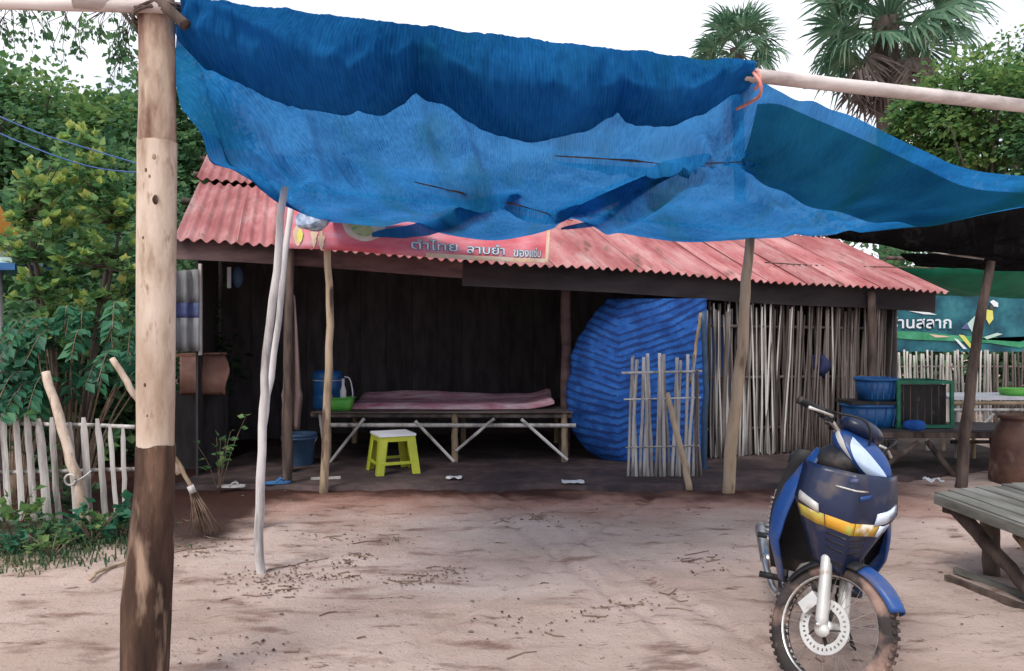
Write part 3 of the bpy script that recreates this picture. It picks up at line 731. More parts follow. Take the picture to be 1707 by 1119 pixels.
# teal net hanging double under the right wing
TT = [(1262,165),(1300,165),(1360,190),(1440,225),(1530,268),(1620,308),(1740,318)]
TB = [(1232,272),(1290,312),(1345,338),(1420,360),(1490,370),(1560,371),(1740,335)]
rows = []
tt = crom([(a, b, 0) for a, b in TT], 50); tb = crom([(a, b, 0) for a, b in TB], 50)
for j in range(14):
    v = j/13; row = []
    for i in range(50):
        q = tt[i].lerp(tb[i], v); p = cpt(q.x, q.y, -.02)
        p.z -= .03*4*v*(1-v)+.018*math.sin(i*.55+v*5)*v
        row.append(p)
    rows.append(row)
sm_rows = [[(rows[max(j-1,0)][i]+rows[min(j+1,13)][i]+rows[j][max(i-1,0)]+rows[j][min(i+1,49)])/4 for i in range(50)] for j in range(14)]
mb = MB(); mb.grid(sm_rows); part('teal_panel', mb, M['teal'], net, True, True, label='darker teal net doubled under the right wing')
# doubled folds
def strip(pts, wpx, n=24, dz=.035):
    q = crom([(a, b, 0) for a, b in pts], n); rows = [[], [], []]
    for i, p in enumerate(q):
        d = (q[min(i+1, n-1)]-q[max(i-1, 0)]).normalized(); s = Vector((-d.y, d.x, 0)); k = math.sin(math.pi*(i+.5)/n)**.5
        for r, f in enumerate((-1, 0, 1)):
            c = p+s*f*wpx/2*k*(1+.3*noise.noise((i*.4,f*2,wpx))); t = cpt(c.x, c.y, dz+(.006 if f == 0 else 0)); rows[r].append(t)
    mb = MB(); mb.grid(rows); part('net_fold', mb, M['net'], net, True, True)
strip([(620,398),(720,385),(800,352),(870,332)], 26); strip([(905,372),(1000,340),(1090,302),(1185,268)], 30)
strip([(935,388),(1000,374),(1060,332),(1140,288)], 12)
for pts in ([(690,300),(760,316),(860,338),(955,366)], [(925,256),(1040,263),(1130,270),(1240,266)]):
    mb = MB(); mb.tube([cpt(a, b, -.015) for a, b in [tuple(x)[:2] for x in crom([(a, b, 0) for a, b in pts], 14)]], [.003+.006*abs(noise.noise((i*.7,1,1)))*2 for i in range(14)], 6)
    part('crease_line', mb, M['darkpole'], net, True, True)  # dark tubes drawing the shade lines of the net's creases
# front flap: swags pinned back at four points
FT = [(300,-8),(345,2),(420,27),(560,53),(700,64),(820,84),(1000,101),(1130,106),(1200,97),(1258,101)]
FB = [(300,70),(330,106),(380,127),(440,160),(500,180),(560,187),(610,188),(645,180),(672,166),(690,145),(706,156),(735,173),(765,191),(800,211),(850,232),(885,238),
      (930,229),(980,213),(1012,197),(1026,188),(1037,175),(1048,188),(1066,203),(1092,210),(1130,206),(1180,186),(1225,150),(1258,135)]
pins = [692, 1036, 1240, 305]
FOLDS = [(310,.05,600,.85,.05,.10), (335,.0,500,.55,.045,.09), (400,.2,700,.95,.035,.10), (700,.35,860,.95,.05,.10), (760,.15,900,.7,.03,.09), (1020,.9,880,.55,.04,.09),
         (1040,.55,1110,.9,.05,.12), (1230,.45,1080,.95,.05,.11), (1250,.2,1130,.7,.035,.1), (560,.9,690,.4,.04,.1)]
rows = []; NF = 220; NG = 34
for j in range(NG+16):
    v = min(1, j/(NG-1)); back = max(0, min(j, NG+7)-NG+1)/8; inner = max(0, j-NG-7)/8; row = []
    for i in range(NF):
        px = 300+958*i/(NF-1)
        yt = np.interp(px, [a for a, b in FT], [b for a, b in FT]); yb = np.interp(px, [a for a, b in FB], [b for a, b in FB])
        bp = beam_at_px(px); ptop = at(px, yt, bp.y-.055); ptop.z = max(ptop.z, bp.z+.035+.012*noise.noise((px*.02,0,0))); pbot = at(px, yb, bp.y-.03)
        p = ptop.lerp(pbot, v)
        dp = min(abs(px-q) for q in pins); pin = math.exp(-(dp/55)**2)
        drop = (ptop-pbot).length
        belly = (.46*drop*math.sin(math.pi*min(1, v*.78))**1.2)*(1-.65*pin)
        p.y -= belly; p.y += (.30*drop+.03)*(max(0, v-.62)/.38)**1.3
        for (xa, va, xb, vb, am, wd) in FOLDS:
            f = (px-xa)/(xb-xa)
            if -.1 < f < 1.1:
                e = (v-(va+(vb-va)*f))/wd; p.y -= am*math.exp(-e*e)*max(0, math.sin(math.pi*(f+.1)/1.2))
        # gathers fan out of the pins
        for q in pins[:3]:
            dx = (px-q)/90; p.y += .045*math.sin(dx*10/(.35+v))*math.exp(-dx*dx)*v
        p.y -= (.035*(1-2*abs(noise.noise((px*.017+v*.8, v*1.1, 12))))+.016*(1-2*abs(noise.noise((px*.05-v*.9, v*1.6, 14)))))*min(1, v*2.2)
        p.y += .03*noise.noise((px*.02, v*1.4, 2))+.012*noise.noise((px*.07, v*2.5, 7))+.005*noise.noise((px*.2, v*2, 4))
        if back:                                           # the hem is folded up inside
            p.y += .10*math.sin(back*1.9)+.02*noise.noise((px*.05, back*2, 1)); p.z += drop*.50*back*(1-.5*pin)-.02*math.sin(back*3.1)
            p.z -= drop*(.46+.05*noise.noise((px*.02,3,3)))*inner*(1-.5*pin); p.y -= .055*inner+.015*math.sin(inner*3.1)*noise.noise((px*.04,1,7))
        p.y += .02*math.sin(px*.045+v*3.0+2*noise.noise((px*.01,0,5)))*v
        if px < 420: p.y += .03*math.sin((px-300)*.14+v*4)*(1-(px-300)/120)
        p.z += .005*noise.noise((px*.2, 1, 0))*(1-v)
        row.append(p)
    rows.append(row)
bkrow = [beam_at_px(300+958*i/(NF-1))+Vector((0,.03,.03)) for i in range(NF)]
toprow = [beam_at_px(300+958*i/(NF-1))+Vector((0,.0,.0)) for i in range(NF)]
for i in range(NF): toprow[i].z = max(bkrow[i].z+.02, rows[0][i].z+.01); bkrow[i].z = min(bkrow[i].z, rows[0][i].z)
mb = MB(); mb.grid([bkrow, toprow]+rows); part('front_flap', mb, M['net'], net, True, True)
# ropes
mb = MB(); mb.tube(crom([at(1256,122,3.98), at(1268,140,3.9), at(1266,160,3.95), at(1248,172,4.1), at(1228,182,4.2)], 14), .009, 6)
mb.tube(crom([at(1250,128,4.08), at(1262,118,3.97), at(1268,134,3.95), at(1258,150,4.0)], 10), .008, 6)
single('tie_rope', mb, M['rope'], 'pink rope tying the blue net to the pale beam', 'rope', at(1262, 140, 3.95), True)

# ------------------------------------------------------------------ poles of the shelter
def stick(name, pts, r0, r1, m, label, cat='pole', n=14, wob=.02, seed=0, group=None, sides=10):
    q = pole_pts(pts, n, wob, seed); mb = MB(); mb.tube(q, knots(n, r0, r1, .07, seed), sides)
    return single(name, mb, M[m], label, cat, q[0] if q[0].z < q[-1].z else q[-1], True, group)
p = gnd(437, 957)
stick('support_pole', [p-Vector((0,0,.15)), at(431, 870, p.y), at(438, 720, p.y), at(441, 620, p.y), at(458, 470, p.y), at(475, 312, p.y)], .030, .024, 'greypole',
      'crooked whitish pole standing in the sand left of centre under the net', seed=1, n=18)
stick('support_pole', [gnd(434, 880)-Vector((0,0,.15)), at(437, 740, 6.0), at(443, 680, 6.0), at(456, 600, 6.0), at(473, 450, 6.0), at(488, 325, 6.0)], .027, .024, 'greypole',
      'pale pole leaning just behind the crooked whitish pole', seed=2)
stick('support_pole', [gnd(482, 812)-Vector((0,0,.15)), at(479, 640, 7.65), at(482, 450, 7.65), at(489, 295, 7.65)], .045, .042, 'darkpole',
      'dark brown pole at the left end of the red banner', seed=3)
stick('support_pole', [gnd(538, 822)-Vector((0,0,.15)), at(545, 690, 7.45), at(549, 560, 7.45), at(547, 450, 7.45), at(548, 360, 7.45)], .042, .032, 'brownpole',
      'thin tan pole in front of the left end of the bamboo platform', seed=4)
stick('support_pole', [gnd(1212, 822)-Vector((0,0,.15)), at(1222, 700, 7.4), at(1238, 560, 7.4), at(1245, 470, 7.4), at(1251, 390, 7.4)], .062, .044, 'brownpole',
      'brown pole before the bamboo wall carrying the right of the blue net', seed=5)
stick('support_pole', [gnd(1597, 812)-Vector((0,0,.15)), at(1612, 690, 7.7), at(1630, 560, 7.7), at(1652, 436, 7.7)], .055, .04, 'darkpole',
      'dark leaning pole under the green tarp at the right', seed=6)

# ------------------------------------------------------------------ black net, green tarp at right
def sheet(name, corners, nu, nv, m, label, cat, wav=.03, sag=.05, solid=.004, fx=6):
    a, b, c, d = [Vector(x) for x in corners]; rows = []
    for j in range(nv):
        v = j/(nv-1); row = []
        for i in range(nu):
            u = i/(nu-1); p = a.lerp(b, u).lerp(d.lerp(c, u), v); s = 16*u*(1-u)*v*(1-v)
            p.z -= sag*s; p += noise.noise_vector((u*fx, v*3, sag*90))*wav
            row.append(p)
        rows.append(row)
    mb = MB(); mb.grid(rows); return single(name, mb, M[m], label, cat, a, True, solid=solid)
sheet('black_net', [at(1365,391,7.55), at(1790,336,7.1), at(1790,446,8.6), at(1428,404,8.4)], 40, 10, 'blacknet', 'upper sheet of black shade net behind the blue net at the right', 'shade net', .05, .10)
sheet('black_net', [at(1496,424,8.7), at(1790,420,8.5), at(1790,457,9.6), at(1528,443,9.6)], 30, 8, 'blacknet', 'lower strip of black shade net just above the green tarp', 'shade net', .05, .05)
sheet('green_tarp', [at(1500,446,10.8), at(1790,446,10.4), at(1790,500,11.6), at(1530,490,11.6)], 30, 8, 'greentarp', 'green tarpaulin roof stretched beyond the right end of the hut', 'tarp', .05, .12)
mb = MB(); bamboo(mb, at(1478,430,9.2), at(1800,444,9.2), .025, .025); single('net_pole', mb, M['darkpole'], 'thin dark pole under the black net at the right', 'pole', at(1478,430,9.2), True)
mb = MB(); bamboo(mb, at(1555,420,8.6), at(1640,432,8.3), .014, .012); single('net_pole', mb, M['bamboo'], 'short pale bamboo stick against the black net', 'pole', at(1555,420,8.6), True)
mb = MB(); mb.tube(crom([hw(6.8,.55,2.42), hw(7.6,.7,2.42), hw(8.6,.85,2.44), at(1560,447,10.2)], 16), .008, 5)
single('roof_cable', mb, M['darkpole'], 'thin dark cable lying across the right part of the red roof', 'cable', hw(7.6,.7,2.4), True)

# ------------------------------------------------------------------ blue tarp bundle and bamboo panel
def tarp_bundle():
    rows = []; nv, nu = 190, 60; stripe = []
    ly = [498,520,560,600,640,680,720,750,768,776]; lx = [1012,990,966,951,944,945,955,976,1004,1040]
    for j in range(nv):
        py = 498+278*j/(nv-1); l = np.interp(py, ly, lx)+7*noise.noise((py*.02,1,1))+3*noise.noise((py*.07,4,1)); row = []
        for i in range(nu):
            u = i/(nu-1); px = l+(1178-l)*u
            ph = (py-.36*(px-1030)) if px < 1030 else (py+.30*(px-1030))
            ph += 14*noise.noise((px*.008, py*.010, 0))+3*noise.noise((px*.03, py*.03, 3))
            fold = (.5+.5*math.sin(ph*2*math.pi/12.5))**1.4*(.45+.75*abs(noise.noise((px*.02, py*.05, 5)))*2)
            Y = 9.0+.20*(1-min(1, u*4))**2-.03*math.sin(u*3)
            stripe.append(math.sin(ph*2*math.pi/12.5) > .45+1.3*noise.noise((px*.04, py*.06, 6)))
            Y -= .003*fold*min(1, .25+u*5)+.03*noise.noise((px*.012, py*.010, 4))+.012*(1-2*abs(noise.noise((px*.012, py*.006, 8))))
            p = at(px, py, Y); row.append(p)
        rows.append(row)
    mb = MB(); mb.grid(rows); mb.m = [int(stripe[f[0]]) for f in mb.f]; return mb
M['bluetarp_dark'] = mat('dark_blue_stripe', [(.012,.035,.14),(.017,.055,.21)], 5, rough=.8, bump=.05, spec=.2)
single('blue_tarp', tarp_bundle(), [M['bluetarp'], M['bluetarp_dark']], 'rounded dark blue tarpaulin with fine slanting stripes hanging right of the platform', 'tarp', at(1060, 770, 9.0), True, solid=.006)
bp = thing('bamboo_screen', 'loose screen of pale bamboo slats standing in front of the blue tarp', 'screen', gnd(1100, 803), (0,0,R(2)))
for py, a, b, r in ((620, 1036, 1170, .013), (664, 1040, 1168, .008), (744, 1043, 1166, .008)):
    mb = MB(); bamboo(mb, at(a, py+2, 8.02), at(b, py-1, 8.04), r, r*.9, .2, 7); part('rail', mb, M['bamboo'], bp, True, True)
inv = wm(bp).inverted()
for k in range(19):
    px = 1042+k*6.7+rnd.uniform(-.8,.8)
    q = at(px+5, 804+rnd.uniform(-3,6), 8.06); tp = at(px-4, 594+rnd.uniform(-5,8) if k < 16 else 600+k, 8.06)
    o = put_slat(bp, inv @ q, (tp-q).length, -.04+rnd.gauss(0,.003), slat_me if k < 17 else slat_md, rnd.uniform(1.15,1.55))
stick('leaning_stick', [gnd(1149, 818), at(1135, 750, 7.7), at(1112, 655, 7.85)], .035, .028, 'brownpole', 'short tan stick leaning on the pale bamboo screen', 'stick', seed=8)
stick('leaning_stick', [at(1172,800,8.5), at(1176,640,8.6), at(1172,520,8.6)], .034, .03, 'bluedark', 'bluish upright stick at the left end of the bamboo wall', 'stick', seed=9)
stick('leaning_stick', [at(1152,640,8.4), at(1160,580,8.45), at(1168,522,8.5)], .02, .016, 'brownpole', 'thin stick slanting up behind the pale bamboo screen', 'stick', seed=10)

# ------------------------------------------------------------------ bamboo platform and what is on it
PY = 9.0; X0, X1 = at(527,0,PY).x, at(945,0,PY).x; TOPZ = .63
plat = thing('bamboo_platform', 'low wide bamboo sitting platform in the middle of the dark hut', 'platform', (X0+1.4, PY+.8, 0.03))
M['deck'] = mat('dark_bamboo_deck', [(.06,.042,.04),(.11,.08,.075),(.17,.13,.12)], 6, (.3,1,1), .7, .2, 20, vary=.25)
for k in range(20):
    mb = MB(); y = PY-.04+k*.088
    mb.bar((X0-.03+rnd.uniform(-.04,.03), y, TOPZ-.012+rnd.uniform(-.004,.004)), (X1+.03+rnd.uniform(-.03,.04), y, TOPZ-.012+rnd.uniform(-.004,.004)), .078, .018); part('deck_slat', mb, M['deck'], plat, False, True)
for y in (PY, PY+1.6):
    mb = MB(); bamboo(mb, (X0-.06, y, TOPZ-.05), (X1+.06, y, TOPZ-.06), .028, .026, .4, 9); part('rail', mb, M['bamboodark'], plat, True, True)
mb = MB(); bamboo(mb, (X0+.05, PY-.03, TOPZ-.16), (X1+.1, PY-.03, TOPZ-.165), .026, .024, .4, 9); part('rail', mb, M['bamboo'], plat, True, True)
for px in (545, 757, 940):
    for y in (PY, PY+1.55):
        x = at(px, 0, PY).x; mb = MB(); mb.tube(pole_pts([(x,y,-.02),(x+.01,y,.3),(x,y,TOPZ-.03)], 8, .015, px), knots(8,.04,.036,.08,px), 9); part('leg', mb, M['brownpole'], plat, True, True)
for a, b in (((607,698),(549,772)), ((692,702),(757,770)), ((824,698),(760,752)), ((869,699),(946,767))):
    mb = MB(); bamboo(mb, at(*a, PY-.06), at(*b, PY-.06), .019, .018, .25, 8); part('brace', mb, M['bamboo'], plat, True, True)
mb = MB(); mb.tube([at(533,690,PY-.05), at(538,730,PY-.05), at(545,775,PY-.05)], .018, 8); part('brace', mb, M['bamboo'], plat, True, True)
# thin pink mattress, its back edge rolled up and its right end curling
top, bot = [], []
xa, xb = at(590,0,9.6).x, at(921,0,9.6).x
for j in range(22):
    t = j/21; rt, rb = [], []
    for i in range(56):
        u = i/55; y = 9.17+1.12*t+.03*math.sin(u*8)*(1-t)
        ed = min(1, u/.02, (1-u)/.02, t/.05, (1-t)/.05); curl = .075*max(0, (u-.86)/.14)**1.6
        z = TOPZ+.010+.055*(.25+.75*math.sqrt(max(0, min(1, ed))))+.075*math.exp(-((t-.80)/.15)**2)*(1+.25*math.sin(u*6))+curl+.012*noise.noise((u*9, t*4, 2))
        x = xa+(xb-xa)*u; rt.append((x, y, z)); rb.append((x, y, TOPZ+.004+curl*.8))
    top.append(rt); bot.append(rb[::-1])
mb = MB(); mb.grid(top); mb.grid(bot)
mb.grid([[p for p in bot[0][::-1]], top[0]]); mb.grid([top[-1], bot[-1][::-1]]); mb.grid([[r[0] for r in top], [r[-1] for r in bot]]); mb.grid([[r[0] for r in bot], [r[-1] for r in top]])
single('mattress', mb, M['pinkmat'], 'thin faded pink mattress spread over the bamboo platform', 'mattress', (at(755,0,9.7).x, 9.75, TOPZ), True)
# water jug
c = at(546, 680, 9.25); c.z = TOPZ
jug = thing('water_jug', 'blue plastic water jug at the left end of the platform', 'jug', c)
mb = MB(); mb.lathe([(.0,0),(.15,0),(.165,.02),(.165,.16),(.158,.17),(.165,.18),(.165,.33),(.16,.35),(.0,.35)], 28); part('body', mb, M['blueplastic'], jug, True)
mb = MB(); mb.lathe([(.171,.345),(.175,.36),(.17,.43),(.12,.46),(.0,.465)], 28); part('lid', mb, M['blueplastic'], jug, True)
mb = MB(); mb.lathe([(.172,.338),(.178,.342),(.172,.346)], 28); part('rim_band', mb, M['white'], jug, True)
mb = MB(); mb.box((.05,-.175,.06), (.05,.05,.035)); part('tap', mb, M['white'], jug)
# green basket
c = at(566, 680, 9.08); c.z = TOPZ
bs = thing('plastic_basket', 'small green plastic basket beside the blue water jug', 'basket', c)
mb = MB(); n = 26
def rrect(sx, sy, z): return [(math.copysign(abs(math.cos(a))**.5, math.cos(a))*sx, math.copysign(abs(math.sin(a))**.5, math.sin(a))*sy, z) for a in np.linspace(0, 2*math.pi, n+1)]
mb.grid([rrect(.13,.09,0), rrect(.15,.105,.07), rrect(.165,.12,.15)]); mb.add(rrect(.13,.09,.002)[:-1], [tuple(range(n))]); part('body', mb, M['greenplastic'], bs, True, solid=.006)
mb = MB(); mb.grid([rrect(.163,.118,.15), rrect(.178,.133,.155), rrect(.178,.133,.140)]); part('rim', mb, M['greenplastic'], bs, True, solid=.004)
def bottle(label, px, Y, h, r, m, z0):
    c = at(px, 0, Y); c.z = z0; t = thing('bottle', label, 'bottle', c)
    mb = MB(); mb.lathe([(0,0),(r,.0),(r,h*.62),(r*.45,h*.78),(r*.42,h*.9)], 16); part('body', mb, M[m], t, True)
    mb = MB(); mb.lathe([(r*.5,h*.88),(r*.5,h),(0,h)], 12); part('cap', mb, M['white'], t, True); return t
bottle('white plastic bottle standing in the green basket', 572, 9.06, .36, .036, 'white', TOPZ+.01)
bottle('orange bottle in the green basket', 549, 9.04, .27, .036, 'orange', TOPZ+.01)
mb = MB(); mb.tube(crom([at(574,628,9.1), at(583,632,9.1), at(588,655,9.1), at(586,672,9.1)], 10), .008, 6); single('spoon', mb, M['white'], 'curved white ladle handle sticking out of the green basket', 'ladle', at(586,672,9.1), True)

# stool
c = gnd(655, 786, .045)
st = thing('plastic_stool', 'lime green plastic stool with a white top under the platform', 'stool', c, (0,0,R(24)))
H = .42; W0, W1 = .235, .19
mb = MB(); mb.box((0,0,H-.012), (W1*2.08,W1*2.08,.024)); part('seat', mb, M['white'], st)
mb = MB()
for s in (-1, 1): mb.box((s*W1*.98,0,H-.05), (.014,W1*1.9,.055)); mb.box((0,s*W1*.98,H-.05), (W1*1.9,.014,.055))
part('apron', mb, M['lime'], st)
for sx in (-1,1):
    for sy in (-1,1):
        mb = MB(); a = Vector((sx*W1,sy*W1,H-.025)); b = Vector((sx*W0,sy*W0,0)); k = .085
        for d in (Vector((-sx*k,0,0)), Vector((0,-sy*k,0))):
            t = Vector((-sx*.012,-sy*.012,0))
            mb.add([a, a+d, b+d*.85, b, a+t, a+d+t, b+d*.85+t, b+t], [(0,1,2,3),(7,6,5,4),(0,4,5,1),(1,5,6,2),(2,6,7,3),(3,7,4,0)])
        part('leg', mb, M['lime'], st)
for s in (-1,1):
    mb = MB(); mb.box((s*.215,0,.12), (.012,.40,.03)); part('stretcher', mb, M['lime'], st)
    mb = MB(); mb.box((0,s*.215,.12), (.40,.012,.03)); part('stretcher', mb, M['lime'], st)
# bucket
c = gnd(499, 776, .03)
bk_ = thing('bucket', 'dull blue bucket on the dark floor left of the platform', 'bucket', c)
mb = MB(); mb.lathe([(0,.0),(.145,.0),(.155,.02),(.185,.33),(.195,.335),(.195,.36),(.188,.37),(.178,.35),(.15,.04),(0,.03)], 26); part('body', mb, M['bluedark'], bk_, True)
mb = MB(); mb.lathe([(.19,.30),(.205,.305),(.205,.325),(.19,.33)], 26); part('rim', mb, M['bluedark'], bk_, True)
mb = MB(); mb.tube([Vector((.2*math.cos(a), -.02-.02*math.sin(a), .32-.12*math.sin(a))) for a in np.linspace(0, math.pi, 14)], .006, 6); part('handle', mb, M['alu'], bk_, True)
# hanging brown cloth
rows = []
for j in range(24):
    t = j/23; py = 492+225*t; row = []
    for i in range(16):
        u = i/15; hwid = 6+12*t**.8 if t < .72 else 18-22*(t-.72); px = 485+8*t*.3+(u-.5)*2*hwid
        row.append(at(px, py, 8.0+.05*math.sin(u*11+t*2)))
    rows.append(row)
mb = MB(); mb.grid(rows); single('hanging_cloth', mb, M['browncloth'], 'brown cloth hanging down beside the dark pole at the left', 'cloth', at(486,500,8.0), True, solid=.006)
# clay trough, hanging bag
rows = []
for j in range(12):
    t = j/11; py = 594+62*t; row = []
    for i in range(20):
        u = i/19; px = 300+(74+6*math.sin(t*5)+8*t)*u; row.append(at(px, py, 8.75-.22*math.sin(math.pi*t*.8)+.02*math.sin(u*7)))
    rows.append(row)
mb = MB(); mb.grid(rows)
tr = thing('clay_oven', 'reddish clay oven with a curved side at the left corner of the hut', 'oven', at(338,790,8.8)); part('wall', mb, M['clay'], tr, True, True, solid=.05)
mb = MB(); mb.bar(at(300,592,8.85), at(372,590,8.9), .3, .035); part('top_slab', mb, M['clay'], tr, False, True)
mb = MB(); mb.box(at(335,720,8.95), (.5,.35,.95)); part('base', mb, M['plank_dark'], tr, False, True)
mb = MB(); mb.ell(at(396,462,8.6), (.06,.04,.12), 10, 8); single('hanging_bag', mb, M['bluedark'], 'small blue bag hanging under the eave at the left', 'bag', at(396,445,8.6), True)
mb = MB(); mb.box(at(382,463,8.55), (.04,.015,.23)); single('hanging_strip', mb, M['white'], 'white strip hanging under the eave beside the small blue bag', 'strip', at(382,447,8.55))

# ------------------------------------------------------------------ right hand stalls
lt = thing('stall_table', 'low dark wooden stall table behind the motorcycle', 'table', (5.0, 8.75, 0))
for k in range(6):
    mb = MB(); mb.box((4.95, 8.45+k*.13, .47), (2.55,.12,.025)); part('top_plank', mb, M['plank_dark'], lt, False, True)
mb = MB(); mb.bar((3.7,8.4,.43),(6.2,8.4,.42),.05,.06); part('rail', mb, M['darkpole'], lt, False, True)
mb = MB(); mb.bar((3.7,9.1,.43),(6.2,9.1,.42),.05,.06); part('rail', mb, M['darkpole'], lt, False, True)
for a, b in (((3.85,8.45),0), ((5.2,8.45),0), ((6.1,8.45),0), ((3.85,9.05),0), ((6.1,9.05),0)):
    mb = MB(); mb.tube([(a[0],a[1],-.02),(a[0]+.02,a[1],.25),(a[0],a[1],.45)], .035, 8); part('leg', mb, M['darkpole'], lt, True, True)
for a, b in (((1545,735),(1595,800)), ((1530,738),(1478,775))):
    mb = MB(); mb.tube([at(*a,8.35), at(*b,8.2)], .03, 8); part('brace', mb, M['darkpole'], lt, True, True)
# green framed cage on the table
cg = thing('green_cage', 'dark box cage in a green painted frame on the stall table', 'cage', (4.62, 8.75, .49))
def wbar(mb, p, q, s=.03): mb.bar(p, q, s, s)
x0, x1, y0, y1, z0, z1 = at(1490,0,8.6).x, at(1578,0,8.6).x, 8.5, 9.0, .49, .99
for a in (x0, x1):
    for b in (y0, y1):
        mb = MB(); mb.bar((a,b,z0),(a,b,z1),.035,.035,(1,0,0)); part('frame_post', mb, M['greenpaint'], cg, False, True)
for z in (z0+.02, z1):
    for b in (y0, y1): mb = MB(); mb.bar((x0-.02,b,z),(x1+.02,b,z),.034,.034); part('frame_rail', mb, M['greenpaint'], cg, False, True)
    for a in (x0, x1): mb = MB(); mb.bar((a,y0+.018,z),(a,y1-.018,z),.033,.033); part('frame_rail', mb, M['greenpaint'], cg, False, True)
mb = MB(); mb.box(((x0+x1)/2,(y0+y1)/2+.02,(z0+z1)/2), (x1-x0-.05,y1-y0-.08,z1-z0-.06)); part('dark_panel', mb, M['black'], cg, False, True)
for k in range(7):
    x = x0+.06+(x1-x0-.12)*k/6; mb = MB(); mb.bar((x,y0+.01,z0+.04),(x,y0+.01,z1-.02),.008,.008,(1,0,0)); part('cage_bar', mb, M['darkpole'], cg, False, True)
# blue tubs
def tub(px0, px1, z0, h, Y, label):
    x0, x1 = at(px0,0,Y).x, at(px1,0,Y).x; t = thing('plastic_tub', label, 'tub', ((x0+x1)/2, Y, z0)); hx = (x1-x0)/2
    mb = MB(); mb.grid([rrect(hx*.86,.17,0), rrect(hx*.93,.185,h*.5), rrect(hx,.2,h)]); mb.add(rrect(hx*.86,.17,.004)[:-1], [tuple(range(n))]); part('body', mb, M['blueplastic'], t, True, solid=.008)
    mb = MB(); mb.grid([rrect(hx,.2,h), rrect(hx*1.06,.215,h+.008), rrect(hx*1.06,.215,h-.025)]); part('rim', mb, M['blueplastic'], t, True, solid=.006)
    for k in range(5):
        a = x0-(x0+x1)/2+.05+(2*hx-.1)*k/4; mb = MB(); mb.bar((a*.88,-.178,.02),(a,-.197,h-.03),.014,.012); part('rib', mb, M['blueplastic'], t)
    return t
tub(1408, 1487, .485, .25, 8.72, 'wide blue plastic tub on the stall table beside the green cage')
mb = MB(); mb.box(((at(1410,0,8.72).x+at(1490,0,8.72).x)/2, 8.72, .762), (.60,.44,.035)); single('dark_tray', mb, M['black'], 'flat dark tray lying between the two blue tubs', 'tray', (at(1450,0,8.72).x,8.72,.745))
tub(1432, 1487, .785, .24, 8.72, 'upper blue tub standing on the dark tray')
mb = MB(); mb.ell((at(1530,0,8.35).x,8.42,.53), (.12,.07,.06), 12, 8, None, .8); single('blue_bundle', mb, M['bluetarp'], 'small dark blue bundle below the green cage', 'bundle', (at(1530,0,8.35).x,8.42,.49), True)
mb = MB(); mb.ell(at(1366,610,9.76), (.10,.05,.17), 14, 10, Matrix.Rotation(-.3,3,'Y'), 1.0)
for i, v in enumerate(mb.v): mb.v[i] = tuple(Vector(v)+noise.noise_vector(Vector(v)*7)*.06)
single('hanging_bag', mb, M['bagdark'], 'dark violet blue bag stuck between the slats of the bamboo wall', 'bag', at(1366,610,9.76), True)
# white topped table
wt = thing('white_table', 'white topped bamboo table at the far right', 'table', (6.0, 9.5, 0))
mb = MB(); mb.box((6.25,9.6,.755), (2.1,.75,.035)); part('tabletop', mb, M['white'], wt, False, True)
mb = MB(); bamboo(mb, (5.2,9.24,.70),(7.3,9.24,.70),.025,.024,.3,8); part('rail', mb, M['brownpole'], wt, True, True)
mb = MB(); bamboo(mb, (5.2,9.24,.62),(7.3,9.24,.62),.018,.018,.3,8); part('rail', mb, M['bamboo'], wt, True, True)
mb = MB(); bamboo(mb, (5.2,9.24,.24),(7.3,9.24,.24),.022,.022,.3,8); part('rail', mb, M['darkpole'], wt, True, True)
for x in (5.28, 5.48, 7.2):
    for y in (9.26, 9.9):
        mb = MB(); bamboo(mb, (x,y,-.02),(x,y,.735),.024,.022,.25,8); part('leg', mb, M['bamboo'] if x < 5.4 else M['brownpole'], wt, True, True)
mb = MB(); bamboo(mb, at(1656,690,9.15), at(1604,742,9.1), .018, .018, .25, 8); part('brace', mb, M['bamboo'], wt, True, True)
mb = MB(); bamboo(mb, at(1700,690,9.15), at(1740,742,9.1), .018, .018, .25, 8); part('brace', mb, M['bamboo'], wt, True, True)
mb = MB(); mb.grid([rrect(.22,.14,0), rrect(.25,.17,.08)]); mb.add(rrect(.22,.14,.003)[:-1], [tuple(range(n))]); mb.xf(Matrix.Translation((at(1704,0,9.5).x, 9.5, .775)))
single('tray', mb, M['greenplastic'], 'yellow green tray on the white topped table', 'tray', (at(1704,0,9.5).x, 9.5, .775), True, solid=.008)
# brown jar
c = gnd(1704, 806)
jar = thing('water_jar', 'big brown water jar at the right edge behind the grey table', 'jar', c)
mb = MB(); mb.lathe([(0,0),(.27,0),(.30,.03),(.29,.2),(.27,.42),(.24,.55),(.2,.62),(.19,.66)], 30); part('body', mb, M['jar'], jar, True)
mb = MB(); mb.lathe([(.185,.65),(.215,.66),(.22,.69),(.19,.70),(.175,.67)], 30); part('rim', mb, M['jar'], jar, True)
